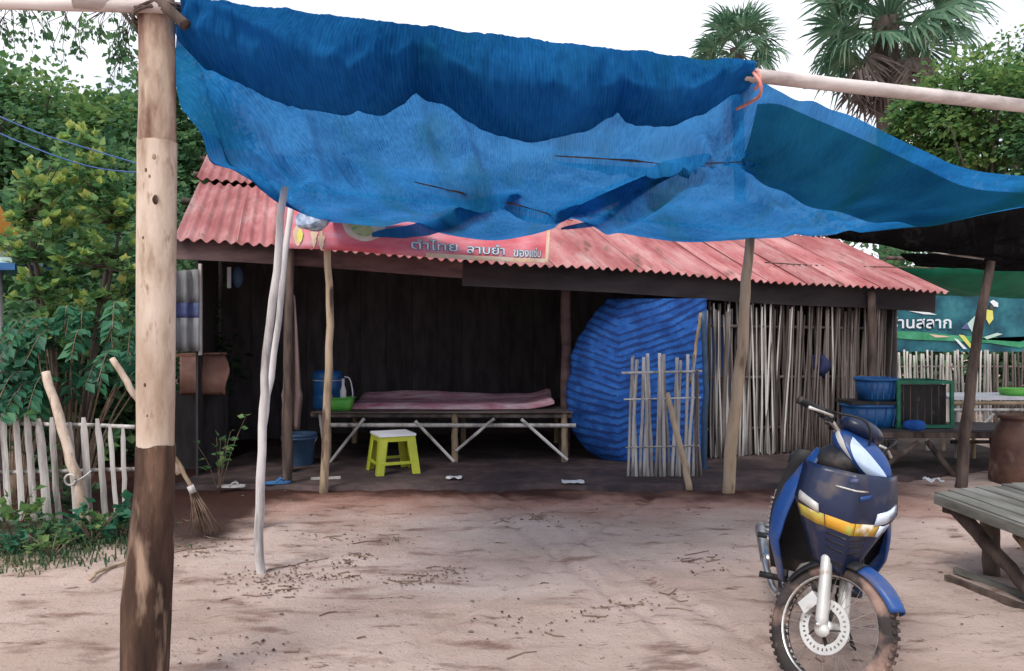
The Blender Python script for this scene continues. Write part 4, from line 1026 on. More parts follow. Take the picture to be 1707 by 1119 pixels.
# grey plank table in the right foreground
d1 = Vector((0.02,-1,0)); d2 = Vector((.93,.37,0)).normalized(); c0 = Vector((2.70,4.95,0))
gt = thing('plank_table', 'weathered grey plank table at the right edge of the yard', 'table', c0+d1*.8+d2*.5)
for k in range(8):
    wd = .122; a = c0+d2*(wd*k+wd/2)+Vector((0,0,.49+rnd.uniform(-.005,.005))); mb = MB()
    mb.bar(a-d1*rnd.uniform(0,.04), a+d1*(1.75+rnd.uniform(-.05,.05)), wd*.9, .035); part('plank', mb, M['grey_plank'], gt, False, True)
mb = MB(); q = c0-d2*.012+Vector((0,0,.465)); mb.bar(q, q+d1*1.75, .03, .06); part('edge_board', mb, M['grey_plank'], gt, False, True)
mb = MB(); mb.bar(c0+d1*.1+Vector((0,0,.43)), c0+d1*.1+d2*1.0+Vector((0,0,.43)), .06, .07); part('batten', mb, M['darkpole'], gt, False, True)
mb = MB(); mb.bar(c0+d1*1.5+Vector((0,0,.43)), c0+d1*1.5+d2*1.0+Vector((0,0,.43)), .06, .07); part('batten', mb, M['darkpole'], gt, False, True)
def leg(pts, r, m='darkpole'):
    mb = MB(); mb.tube(pole_pts(pts, 10, .02, r*90), knots(10, r, r*.8, .1, r*50), 9); part('leg', mb, M[m], gt, True, True)
leg([c0+d1*.12+Vector((.05,0,.42)), c0+d1*.45+Vector((.12,0,.2)), c0+d1*.75+Vector((.2,0,-.03))], .045)
leg([c0+d1*.1+d2*.38+Vector((0,0,.42)), c0+d1*.12+d2*.38+Vector((0,0,.2)), c0+d1*.15+d2*.36+Vector((0,0,-.03))], .06)
leg([c0+d1*.1+d2*.95+Vector((0,0,.42)), c0+d1*.12+d2*.95+Vector((0,0,-.03))], .05)
leg([c0+d1*1.5+d2*.1+Vector((0,0,.42)), c0+d1*1.5+d2*.12+Vector((0,0,-.03))], .05)
leg([c0+d1*1.5+d2*.95+Vector((0,0,.42)), c0+d1*1.5+d2*.95+Vector((0,0,-.03))], .05)
mb = MB(); mb.tube(pole_pts([c0+d1*.55+d2*.2+Vector((0,0,.36)), c0+d1*1.0+d2*.3+Vector((0,0,.12)), c0+d1*1.4+d2*.42+Vector((0,0,.0))], 10, .02, 3), knots(10,.028,.022,.1,3), 8); part('brace', mb, M['brownpole'], gt, True, True)
for k, (a, b) in enumerate((((1578,962),(1760,1034)), ((1592,950),(1760,1012)))):
    pa, pb = gnd(*a, .02), gnd(*b, .02); mb = MB(); mb.bar(pa, pb, .035, .03)
    single('skid_plank', mb, M['darkpole'] if k == 0 else M['grey_plank'], ['dark plank lying on the sand before the grey table', 'grey plank lying under the edge of the grey table'][k], 'plank', pa)

# far fence and sign
ff = thing('bamboo_fence', 'far pale bamboo fence below the blue sign at the right', 'fence', at(1560, 716, 12.5))
for z in (.35, 1.0):
    mb = MB(); a = at(1470,0,12.53); b = at(1760,0,12.53); a.z = b.z = z; bamboo(mb, a, b, .018, .018, .4, 6); part('rail', mb, M['bamboodark'], ff, True, True)
inv = wm(ff).inverted(); px = 1472
while px < 1745:
    q = at(px, 0, 12.5); q.z = -.02
    put_slat(ff, inv @ q, rnd.uniform(1.2,1.3), rnd.gauss(.02,.012), slat_me if px < 1655 else slat_md, rnd.uniform(1.1,1.6)); px += rnd.uniform(4.8,6.6)
sg = thing('shop_sign', 'blue printed shop sign with white lettering and a figure beyond the hut', 'sign', at(1590, 716, 12.9))
def sgp(px, py, off=0): return at(px, py, 12.9-off)
mb = MB(); mb.box(sgp(1610,535)+Vector((0,.03,0)), (3.0,.04,1.02)); part('board', mb, M['signblue'], sg, False, True)
for px in (1475, 1745):
    mb = MB(); p = sgp(px,535); mb.bar((p.x,12.97,-.05),(p.x,12.97,2.0),.07,.07,(1,0,0)); part('sign_post', mb, M['darkpole'], sg, False, True)
def blob(name, pts, m, off): 
    c = sgp(sum(a for a,b in pts)/len(pts), sum(b for a,b in pts)/len(pts), off); mb = MB()
    q = [sgp(a,b,off) for a,b in pts]; mb.add([c]+q, [(0,1+i,1+(i+1) % len(q)) for i in range(len(q))]); part(name, mb, M[m], sg, False, True)
blob('green_wave', [(1482,552),(1530,553),(1600,560),(1660,562),(1700,570),(1735,560),(1735,572),(1700,580),(1650,572),(1590,569),(1520,566),(1482,563)], 'signgreen', .006)
blob('white_wave', [(1508,517),(1540,518),(1562,525),(1540,524)], 'lettering', .007)
blob('pale_wave', [(1548,557),(1575,560),(1585,562),(1560,563)], 'cream', .012)
blob('figure_robe', [(1612,540),(1624,528),(1634,518),(1640,525),(1638,545),(1634,562),(1622,556)], 'teapale', .012)
blob('figure_shirt', [(1645,516),(1655,518),(1656,532),(1649,541),(1644,532)], 'yellowprint', .013)
blob('figure_hat', [(1650,503),(1656,500),(1664,505),(1664,512),(1657,511)], 'lettering', .013)
blob('figure_head', [(1649,508),(1656,510),(1657,517),(1650,516)], 'darkpole', .014)
blob('yellow_streak', [(1598,558),(1607,559),(1622,578),(1620,584),(1608,570)], 'yellowprint', .013)
blob('white_streak', [(1590,564),(1597,566),(1612,582),(1606,582)], 'lettering', .014)
blob('blue_triangle', [(1602,548),(1612,537),(1617,549)], 'bluecloth', .014)
blob('pale_streak', [(1640,562),(1662,555),(1672,557),(1645,566)], 'teapale', .013)
for nm, m, off, bev in (('letter_outline', 'signblue', .010, .02), ('lettering', 'lettering', .016, .004)):
    text_on('ร้านสลาก', .3, M[m], sg, nm, lambda x, y, z: sgp(1484+102*x, 547-26*y, off+z), .001, bev)

# ------------------------------------------------------------------ left fence, sticks
fence = thing('picket_fence', 'low fence of rough grey pickets at the left edge', 'fence', gnd(100, 868))
FY = 6.3
for (ya, yb) in ((704, 712), (789, 782)):
    mb = MB(); mb.tube(pole_pts([at(-60, ya, FY+.05), at(100, (ya+yb)/2, FY+.05), at(225, yb, FY+.05)], 10, .03, ya), .018, 7); part('rail', mb, M['picket'], fence, True, True)
PK = [((-40,690),(-20,852),9), ((-16,688),(0,852),8), ((4,687),(17,856),8), ((25,691),(39,856),8), ((43,687),(58,858),9), ((64,698),(81,854),11), ((86,696),(100,846),8),
      ((116,704),(128,852),8), ((139,696),(150,856),9), ((162,698),(176,868),8), ((183,708),(197,866),6), ((205,712),(210,862),6)]
for k, (a, b, wd) in enumerate(PK):
    p = at(*a, FY); q = at(b[0], 880, FY); q.z = -.08; mb = MB(); r = wd*.68/F*FY
    pts = pole_pts([q, p.lerp(q, .5)+Vector((rnd.uniform(-.01,.01),0,0)), p], 9, .008, k)
    mb.tube(pts, [r*(1+.10*noise.noise((i*.8,k*3,0)))*(.55 if i == 8 else 1) for i in range(9)], 6)
    for i, v in enumerate(mb.v): mb.v[i] = (v[0], FY+(v[1]-FY)*.3, v[2])
    part('picket', mb, M['picket'], fence, False, True)
pb = gnd(150, 873)
stick('leaning_stick', [pb-Vector((0,0,.06)), at(128, 800, pb.y-.03), at(105, 720, pb.y), at(76, 620, pb.y+.05)], .042, .034, 'peeled', 'tall tan stake leaning against the picket fence', 'stake', seed=12)
stick('leaning_stick', [at(300,790,6.1), at(245,690,6.15), at(212,640,6.1), at(187,598,6.1)], .03, .024, 'peeled', 'yellowish stick slanting behind the thick corner post', 'stick', seed=13)
mb = MB(); mb.tube([at(117+9*math.cos(a), 800+9*math.sin(a), 6.14+.02*math.sin(a)) for a in np.linspace(0, 2*math.pi, 16)], .009, 6); mb.tube(crom([at(125,803,6.14), at(140,795,6.16), at(152,785,6.2)], 6), .007, 6)
single('wire_loop', mb, M['greypole'], 'loop of pale wire around the tan stake at the fence', 'wire', at(117,800,6.14), True)
# twig broom
br = thing('twig_broom', 'old twig broom propped behind the corner post', 'broom', gnd(345, 898))
mb = MB(); mb.tube(pole_pts([at(270,735,5.75), at(296,770,5.78), at(320,815,5.8)], 9, .01, 2), .016, 8); part('handle', mb, M['brownpole'], br, True, True)
mb = MB()
for k in range(46):
    a = at(318+rnd.uniform(-3,3), 812+rnd.uniform(-6,6), 5.8); b = at(345+rnd.gauss(0,11), 893+rnd.uniform(-8,6), 5.82+rnd.gauss(0,.05))
    mb.tube([a, a.lerp(b,.5)+Vector((rnd.gauss(0,.008),0,.01)), b], [.0045,.0035,.002], 4)
part('bristles', mb, M['twig'], br, True, True)
mb = MB(); mb.tube([at(317,810,5.78), at(322,822,5.78)], .026, 8); part('binding', mb, M['greypole'], br, True, True)
# spirit house at the left edge
sh = thing('spirit_house', 'small spirit house with a blue platform at the left edge among leaves', 'spirit house', at(2, 815, 7.8))
p = at(0, 445, 7.8)
mb = MB(); mb.box(p+Vector((-.05,0,-.02)), (.78,.6,.07)); part('platform', mb, M['blueplastic'], sh, False, True)
mb = MB(); mb.box(p+Vector((-.05,0,.045)), (.66,.5,.055)); part('platform_top', mb, M['teapale'], sh, False, True)
mb = MB(); mb.box(p+Vector((-.2,0,.2)), (.34,.3,.26)); part('house_wall', mb, M['white'], sh, False, True)
mb = MB(); a = p+Vector((-.2,0,.33)); mb.add([a+Vector((-.26,-.22,0)), a+Vector((.26,-.22,0)), a+Vector((.26,.22,0)), a+Vector((-.26,.22,0)), a+Vector((-.2,0,.28)), a+Vector((.2,0,.28))], [(0,1,5,4),(2,3,4,5),(1,2,5),(3,0,4),(3,2,1,0)]); part('roof', mb, M['orange'], sh, False, True)
mb = MB(); mb.tube([(p.x-.05,p.y,-.05),(p.x-.05,p.y,p.z-.05)], .07, 10); part('post', mb, M['greypole'], sh, True, True)
for k, (y0, y1) in enumerate(((190, 282), (218, 290))):
    mb = MB(); mb.tube(crom([at(-60,y0-22,6.9), at(60,y0+30,6.9), at(160,y0+62,7.0), at(260,y1,7.1)], 14), .006, 5)
    single('cable', mb, M['bluecable'], ['upper blue cable crossing the shrub at the left', 'lower blue cable crossing the shrub at the left'][k], 'cable', at(60,y0+30,6.9), True)

# ------------------------------------------------------------------ small things on the ground
def sandal(px, py, rz, m, label):
    c = gnd(px, py, .05); t = thing('sandal', label, 'sandal', c, (0,0,rz)); mb = MB(); rows = []
    for z in (0, .02):
        rows.append([(.13*math.cos(a), (.045+.008*math.cos(a))*math.sin(a), z) for a in np.linspace(0, 2*math.pi, 18)])
    mb.grid(rows); mb.add(rows[1][:-1], [tuple(range(17))]); part('sole', mb, M[m], t)
    for s in (-1, 1):
        mb = MB(); mb.tube(crom([(.07,0,.02),(.03,s*.03,.05),(-.01,s*.047,.015)], 6), .007, 5); part('strap', mb, M[m], t, True)
sandal(462, 806, .3, 'sandal', 'blue rubber sandal on the dark earth by the whitish pole')
sandal(386, 812, .1, 'greypole', 'grey sandal on the dark earth left of the blue one')
mb = MB(); mb.bar(gnd(518,799,.05), gnd(568,797,.05), .05, .03); single('wood_strip', mb, M['bamboo'], 'short pale wood strip at the foot of the thin tan pole', 'wood strip', gnd(540,799,.035))
def paper(px, py, w_, label, seed):
    c = gnd(px, py, .05); rows = [[c+Vector((w_*(u-.5), .12*(v-.5), .02+.03*noise.noise((u*3,v*3,seed)))) for u in np.linspace(0,1,10)] for v in np.linspace(0,1,6)]
    mb = MB(); mb.grid(rows); single('paper_scrap', mb, M['paper'], label, 'litter', c, True, solid=.003)
paper(955, 806, .22, 'crumpled white scrap on the earth floor below the blue tarp', 1)
paper(757, 799, .16, 'small pale scrap under the middle of the platform', 4)
paper(1556, 803, .16, 'white scrap on the sand beside the dark leaning pole', 9)
mb = MB(); p0 = gnd(140,950); mb.tube(pole_pts([gnd(150,966,.02), gnd(165,952,.03), gnd(200,940,.02), gnd(235,926,.01)], 10, .02, 5), knots(10,.013,.008,.15,5), 7)
single('fallen_branch', mb, M['brownpole'], 'curved brown branch lying on the sand left of the corner post', 'branch', p0, True)
# litter of dead leaves, twigs and pebbles
mb = MB(); rng = random.Random(5); P, D = [], []
spots = [(437,962,.14,90), (490,962,.16,70), (470,985,.12,50), (575,940,.10,45), (600,930,.10,30), (700,968,.12,60), (745,952,.10,50), (570,965,.10,30), (560,900,.12,20), (900,870,.2,50), (650,900,.15,24), (1060,1005,.12,30), (330,905,.2,50), (340,925,.12,30), (1180,940,.2,40), (880,1045,.15,30), (400,1090,.15,30), (980,1030,.1,20), (300,870,.15,30)]
for (px, py, s, nn) in spots:
    c = gnd(px, py)
    for k in range(nn): P.append(c+Vector((rng.gauss(0,s), rng.gauss(0,s*.7), 0)))
for k in range(140): P.append(Vector((rng.uniform(-3.4,4.2), rng.uniform(3.0,7.6), 0)))
for p in P:
    p.z = gh(p.x, p.y)+.004; D.append(Vector((rng.gauss(0,1), rng.gauss(0,1), rng.uniform(-.05,.25))))
leaves(mb, P, D, .017, .42, rng, .6)
tag(link('leaf_litter', mb.mesh('leaf_litter', M['litter'])), 'small dead leaves scattered over the sandy yard', 'leaf litter', None, 'stuff')
mb = MB()
for k in range(200):
    x, y = rng.uniform(-3.2,4), rng.uniform(3.0,7.6); r = .002+.012*rng.random()**4
    mb.ell((x, y, gh(x,y)+r*.2), (r*1.3, r, r*.7), 6, 4)
tag(link('pebbles', mb.mesh('pebbles', M['pebble'], True)), 'pebbles and crumbs of earth on the sand', 'pebbles', None, 'stuff')
mb = MB()
for k in range(75):
    px, py, s, nn = rng.choice(spots) if k < 60 else (rng.uniform(200,1500), rng.uniform(860,1110), .3, 0)
    c = gnd(px, py)+Vector((rng.gauss(0,s), rng.gauss(0,s*.6), 0)); a = rng.uniform(-.7,.7); l = .02+.09*rng.random()**2.2; d = Vector((math.cos(a), math.sin(a), 0))
    q = [c-d*l, c+Vector((rng.gauss(0,.015), rng.gauss(0,.015), 0)), c+d*l]
    for w_ in q: w_.z = gh(w_.x, w_.y)+.005
    mb.tube(q, [.004,.0035,.002], 5)
tag(link('twigs', mb.mesh('twigs', M['twig'], True)), 'fine twigs scattered on the sandy yard', 'twigs', None, 'stuff')

# ------------------------------------------------------------------ plants at the left
def grass(name, pts, label, per, h, seed):
    rng = random.Random(seed); mb = MB()
    for (px, py, s) in pts:
        c = gnd(px, py)
        for k in range(per):
            p = c+Vector((rng.gauss(0,s), rng.gauss(0,s*.6), 0)); p.z = -.01; a = rng.uniform(0,6.28); l = h*rng.uniform(.4,1.2); d = Vector((math.cos(a), math.sin(a), 0)); bnd = rng.uniform(.5,1.5)
            wv = d.cross(Vector((0,0,1)))*.005; m_ = p+d*l*.25*bnd+Vector((0,0,l*.65)); t = p+d*l*.8*bnd+Vector((0,0,max(.01, l*(1-.5*bnd))))
            mb.add((p-wv, p+wv, m_+wv, m_-wv, t), ((0,1,2,3),(3,2,4)))
    return tag(link(name, mb.mesh(name, M['lf_grass'])), label, 'grass', None, 'stuff')
grass('grass', [(10,900,.25),(50,915,.25),(100,905,.3),(30,945,.2),(80,935,.25),(140,920,.25),(170,905,.2),(-30,930,.3),(20,875,.3),(190,880,.15),(120,880,.2)], 'low grass and weeds in front of the picket fence', 120, .10, 3)
def weed(px, py, h, label, seed, m='lf_teal', size=.09, nst=8, per=9, group=None, spread=.6):
    c = gnd(px, py); rng = random.Random(seed); t = thing('weed', label, 'plant', c, (0,0,0), group); st_ = MB(); lf = MB()
    for k in range(nst):
        a = rng.uniform(0,6.28); d = Vector((math.cos(a), math.sin(a), 0)); tip = d*h*spread*rng.uniform(.3,1)+Vector((0,0,h*rng.uniform(.5,1)))
        q = crom([(0,0,-.02), tip*.5+Vector((0,0,.08*h)), tip], 6); st_.tube(q, [.006*(1-i/7) for i in range(6)], 4)
        P, D = [], []
        for i in range(per):
            s = q[rng.randrange(2,6)]; P.append(s+Vector((rng.gauss(0,.01),)*3)); D.append(d*.5+Vector((rng.gauss(0,.7), rng.gauss(0,.7), rng.gauss(.1,.4))))
        leaves(lf, P, D, size, .42, rng)
    part('stems', st_, M['twig'], t, True); part('leaves', lf, M[m], t)
    return t
weed(155, 905, .28, 'bushy green weed at the foot of the tan stake', 1, spread=.9)
weed(30, 880, .34, 'leafy weed in the left corner in front of the pickets', 2, 'lf_mid', .07)
weed(110, 862, .30, 'dark leafy weed growing through the pickets', 3, 'lf_dark', .08)
weed(62, 905, .2, 'low weed in the grass before the pickets', 4, 'lf_dark', .06)
weed(135, 850, .85, 'light green weed rising behind the picket fence', 5, 'lf_yel', .08, 6, 10)
weed(15, 925, .14, 'small broad leaved weed at the sandy edge of the left grass', 7, 'lf_teal', .055, 14, 8, spread=1.1)
weed(85, 928, .16, 'flat weed spreading below the third picket', 8, 'lf_mid', .05, 14, 8, spread=1.2)
weed(178, 895, .2, 'low weed tuft just left of the corner post', 9, 'lf_mid', .06, 12, 8, spread=1)
weed(365, 822, .75, 'spindly yellow green plant by the dark left corner of the hut', 6, 'lf_yel', .075, 7, 7, spread=.35)
# shrubs: yellow-green big shrub, teal drooping one, dark understorey
c = at(122, 0, 7.6); c.z = 0
shb = thing('leafy_shrub', 'tall shrub with bright yellow green new leaves left of the corner post', 'shrub', c)
st_, lf, nw_ = MB(), MB(), MB(); rng = random.Random(11); forks = []
for k in range(7):
    a = rng.uniform(0,6.28); top = Vector((.45*math.cos(a), .35*math.sin(a), rng.uniform(1.5,2.9))); q = crom([(0,0,-.05), top*.45+Vector((0,0,.15)), top], 8); st_.tube(q, [.035-.003*i for i in range(8)], 6); forks += q[3:]
for k in range(210):
    while True:
        v = Vector((rng.uniform(-1,1), rng.uniform(-1,1), rng.uniform(-1,1)))
        if v.length < 1: break
    wz = v.z; tip = Vector((v.x*.66*(1.05-.35*max(0,wz)), v.y*.5, 2.45+wz*1.12)); f = min(forks, key=lambda g: (g-tip).length+max(0, g.z-tip.z)); d = (tip-f).normalized()
    st_.tube([f, f.lerp(tip,.5)+Vector((0,0,-.03)), tip], [.01,.007,.004], 4)
    P = [tip-d*rng.uniform(0,.22) for i in range(15)]; leaves(lf, P, [d*.35+Vector((rng.gauss(0,.7), rng.gauss(0,.7), rng.gauss(.1,.45))) for i in P], .085, .5, rng)
    if rng.random() < .7+.3*wz:
        P = [tip+d*rng.uniform(0,.04) for i in range(7)]; leaves(nw_, P, [d*.6+Vector((rng.gauss(0,.5), rng.gauss(0,.5), rng.uniform(.2,1))) for i in P], .07, .45, rng)
part('stems', st_, M['trunk'], shb, True); part('leaves', lf, M['lf_yel'], shb); part('new_leaves', nw_, M['lf_new'], shb, label='yellow green young leaves at the twig ends')
def drooper(px0, px1, py, Y, label, seed, nfr=26):
    rng = random.Random(seed); c = at((px0+px1)/2, 0, Y); c.z = 0; t = thing('fern_leaved_shrub', label, 'shrub', c); st_ = MB(); lf = MB()
    for k in range(nfr):
        tip = at(rng.uniform(px0,px1), py+rng.gauss(0,24), Y-.35+rng.uniform(-.3,.4))-c; root = Vector((tip.x*.72+rng.gauss(0,.08), .25, tip.z+rng.uniform(.0,.22)))
        q = crom([root, root.lerp(tip,.55)+Vector((0,-.05,.14)), tip-Vector((0,0,.08))], 9); st_.tube(q, .004, 4)
        st_.tube(crom([(root.x*.2,.1,-.02), (root.x*.5,.12,root.z*.5), root], 6), [.014,.012,.01,.008,.006,.005], 5)
        P, D = [], []
        for i in range(1, 9):
            d = (q[i]-q[i-1]).normalized(); s = d.cross(Vector((0,0,1))).normalized()
            for sg_ in (-1, 1):
                for e in (0, .5):
                    P.append(q[i-1].lerp(q[i], e)); D.append(s*sg_+d*.7+Vector((0,0,-.45+rng.gauss(0,.15))))
        leaves(lf, P, D, .105, .3, rng)
    part('stems', st_, M['twig'], t, True); part('leaves', lf, M['lf_teal'], t)
drooper(-20, 230, 600, 6.9, 'shrub with drooping feathery teal green leaves above the picket fence', 21, 24)
drooper(-40, 70, 670, 6.7, 'lower spray of feathery leaves behind the leftmost pickets', 22, 14)
def bush(px, Y, zc, rad, label, seed, m='lf_dark', n_=80, per=40, size=.11, name='bush', spread=.17):
    c = at(px, 0, Y); c.z = 0
    return tree(name, label, c, zc*.8, zc, rad, n_, per, size, m, seed, .3, 'bush', spread=spread, tr=.05, shell=.2)
bush(30, 8.8, .95, (1.0,.6,1.0), 'dark dense bush behind the left end of the pickets', 31)
bush(150, 9.2, .95, (.95,.6,1.05), 'dark dense bush behind the tan stake', 32)
bush(255, 10.5, 1.3, (.9,.6,1.5), 'dark bush behind the thick corner post', 33)
bush(60, 10.5, 2.4, (1.5,.7,1.1), 'dark green bush mass behind the yellow green shrub', 34, n_=110)
bush(215, 11.5, 2.6, (1.1,.7,1.3), 'dark green bush between the shrub and the corner post', 35, n_=100)

# ------------------------------------------------------------------ trees
def far_tree(px, py, Y, rx, rz, label, seed, m='lf_mid', n_=110, per=72, size=.13, sp=.15, name='broadleaf_tree', droop=.3):
    c = at(px, py, Y); b = Vector((c.x, Y, 0))
    return tree(name, label, b, c.z, c.z, (rx, rx*.8, rz), n_, per, size, m, seed, droop, spread=sp, tr=.16, group=None)
far_tree(20, 250, 15, 1.6, 1.55, 'sunlit green tree at the far left edge', 41, 'lf_mid', 90)
far_tree(120, 280, 17, 1.7, 1.6, 'green tree behind the yellow green shrub', 42, 'lf_mid', 95)
far_tree(215, 275, 16, 1.45, 1.25, 'dense green tree just left of the corner post', 43, 'lf_mid', 85)
far_tree(310, 265, 15, 1.1, 1.9, 'dark tree between the corner post and the red roof', 44, 'lf_dark', 110)
far_tree(-70, 300, 14, 1.8, 2.6, 'dark tree cut off by the left edge', 45, 'lf_dark', 110)
far_tree(165, 400, 14, 1.9, 1.6, 'dark lower tree behind the shrub', 46, 'lf_dark', 120)
# tall tree whose drooping twigs hang into the sky at the top left
tt_ = thing('tall_tree', 'tall thin tree with dark drooping twigs hanging in the top left sky', 'tree', (at(262,0,19).x, 19, 0))
mb = MB(); mb.tube(pole_pts([(0,0,-.1),(.1,0,5),(-.1,0,10.5)], 10, .1, 4), knots(10,.2,.08,.1,4), 8)
lf = MB(); rng = random.Random(77)
for (px, py, s, nn) in ((15,15,.42,9), (45,28,.35,6), (5,50,.3,5), (110,45,.3,5), (125,65,.22,4), (95,18,.25,3), (178,35,.32,7), (205,25,.38,9), (212,70,.32,8), (205,110,.28,6), (198,90,.25,5), (225,50,.3,6), (-20,30,.5,8)):
    c = at(px, py, 18.5)-tt_.location; s0 = Vector((c.x*.3, 0, c.z+1.6+.1*abs(c.x))); mb.tube(crom([Vector((0,0,8.3)), s0.lerp(c,.4)+Vector((0,0,.6)), c+Vector((0,0,.3))], 7), [.05,.04,.03,.022,.016,.012,.008], 5)
    for k in range(nn):
        q = c+Vector((rng.gauss(0,s), rng.gauss(0,s), rng.gauss(0,s*.7))); e = q+Vector((rng.gauss(0,.12), 0, -.5*rng.uniform(.5,1.2))); mb.tube([c+Vector((0,0,.3)), q, e], [.012,.008,.004], 4)
        P = [q.lerp(e, rng.random())+Vector((rng.gauss(0,.05), rng.gauss(0,.05), 0)) for i in range(9)]; leaves(lf, P, [Vector((rng.gauss(0,.5), rng.gauss(0,.5), -.7)) for i in P], .15, .3, rng)
part('trunk', mb, M['trunk'], tt_, True); part('leaves', lf, M['lf_dark'], tt_)
# right hand trees
far_tree(1640, 190, 17, 1.45, 1.25, 'bright green tree beyond the beam at the right', 51, 'lf_mid', 95, 64, .125)
far_tree(1560, 215, 18, .95, .8, 'small green tree under the sugar palm', 52, 'lf_mid', 70, 64, .125)
far_tree(1760, 260, 16, 1.1, 1.6, 'green tree at the right edge', 53, 'lf_dark', 90, 64, .125)
far_tree(1690, 110, 19, .6, .9, 'thin pale tree top against the sky at the right edge', 54, 'lf_mid', 26, 40, .11, .3)
bush(1600, 16, 1.6, (2.6,.8,1.9), 'dark bush mass behind the blue sign', 55, n_=120, size=.16)
bush(1745, 14.5, 1.2, (1.2,.8,1.5), 'dark bush right of the blue sign', 56, n_=80, size=.14)
bush(1420, 18, 2.0, (2.2,1,2.4), 'dark bush behind the right end of the hut', 57, n_=100, size=.18)

# sugar palms
def frond_mesh(m, seed, span, L=1.25, pet=1.05, nl=34, droop=.25):
    rng = random.Random(seed); mb = MB()
    mb.tube(crom([(0,0,0),(pet*.5,0,.05),(pet,0,0)], 6), [.045,.035,.03,.026,.022,.02], 5)
    for k in range(nl):
        a = -span/2+span*k/(nl-1)+rng.gauss(0,.03); d = Vector((math.cos(a), math.sin(a), 0)); l = L*(1-.28*abs(a/(span/2))**2)*rng.uniform(.72,1.08)
        s = Vector((-d.y, d.x, 0)); o = Vector((pet*.97,0,0)); z = .03*(k % 2); wv = .036
        dr = droop*rng.uniform(.5,1.6)
        p1 = o+d*l*.5+Vector((0,0,z+.03)); p2 = o+d*l*.8+Vector((0,0,z-dr*.35*l)); p3 = o+d*l+Vector((0,0,-dr*l))
        mb.add([o, p1+s*wv, p1-s*wv+Vector((0,0,-.03)), p2+s*wv*.7, p2-s*wv*.7+Vector((0,0,-.02)), p3], [(0,2,1),(1,2,4,3),(3,4,5)])
    return mb.mesh('frond', m, False)
fm = [frond_mesh(M['palm'], i, R(230), droop=.18+.12*i) for i in range(3)]; fd = [frond_mesh(M['palmdry'], 9+i, R(150), 1.2, 1.1, 22, .6) for i in range(2)]
def palm(px, py, Y, sc, label, seed, nfr, ndry):
    rng = random.Random(seed); c = at(px, py, Y); t = thing('sugar_palm', label, 'palm tree', (c.x, Y, 0), (0,0,0), 'sugar palms behind the hut')
    mb = MB(); k = 22; zz = np.linspace(-.1, c.z, k); mb.tube([(.08*math.sin(z*.4), 0, z) for z in zz], [(.26 if z < c.z-1 else .3)*sc*(1+.05*(i % 2)) for i, z in enumerate(zz)], 10); part('trunk', mb, M['trunk'], t, True)
    def put(me, el, az, s):
        o = link('frond', me, t); o.location = (.1*math.cos(az)*sc, .1*math.sin(az)*sc, c.z-.1+.25*math.sin(el)*sc)
        o.rotation_euler = (rng.uniform(-.9,.9), -el, az); o.scale = (s,)*3
    for i in range(nfr):
        f = (i+.5)/nfr; el = R(78-110*f)+rng.gauss(0,.08); put(fm[rng.randrange(3)], el, i*2.399+rng.gauss(0,.1), sc*rng.uniform(.85,1.1))
    for i in range(ndry):
        put(fd[rng.randrange(2)], R(rng.uniform(-80,-48)), i*2.399+1+rng.gauss(0,.2), sc*rng.uniform(.85,1.1))
palm(1480, 32, 22, 1.17, 'tall sugar palm with a skirt of drooping dry fronds at the upper right', 61, 44, 12)
palm(1232, 82, 27, .78, 'smaller sugar palm peeping over the right end of the net', 62, 34, 3)

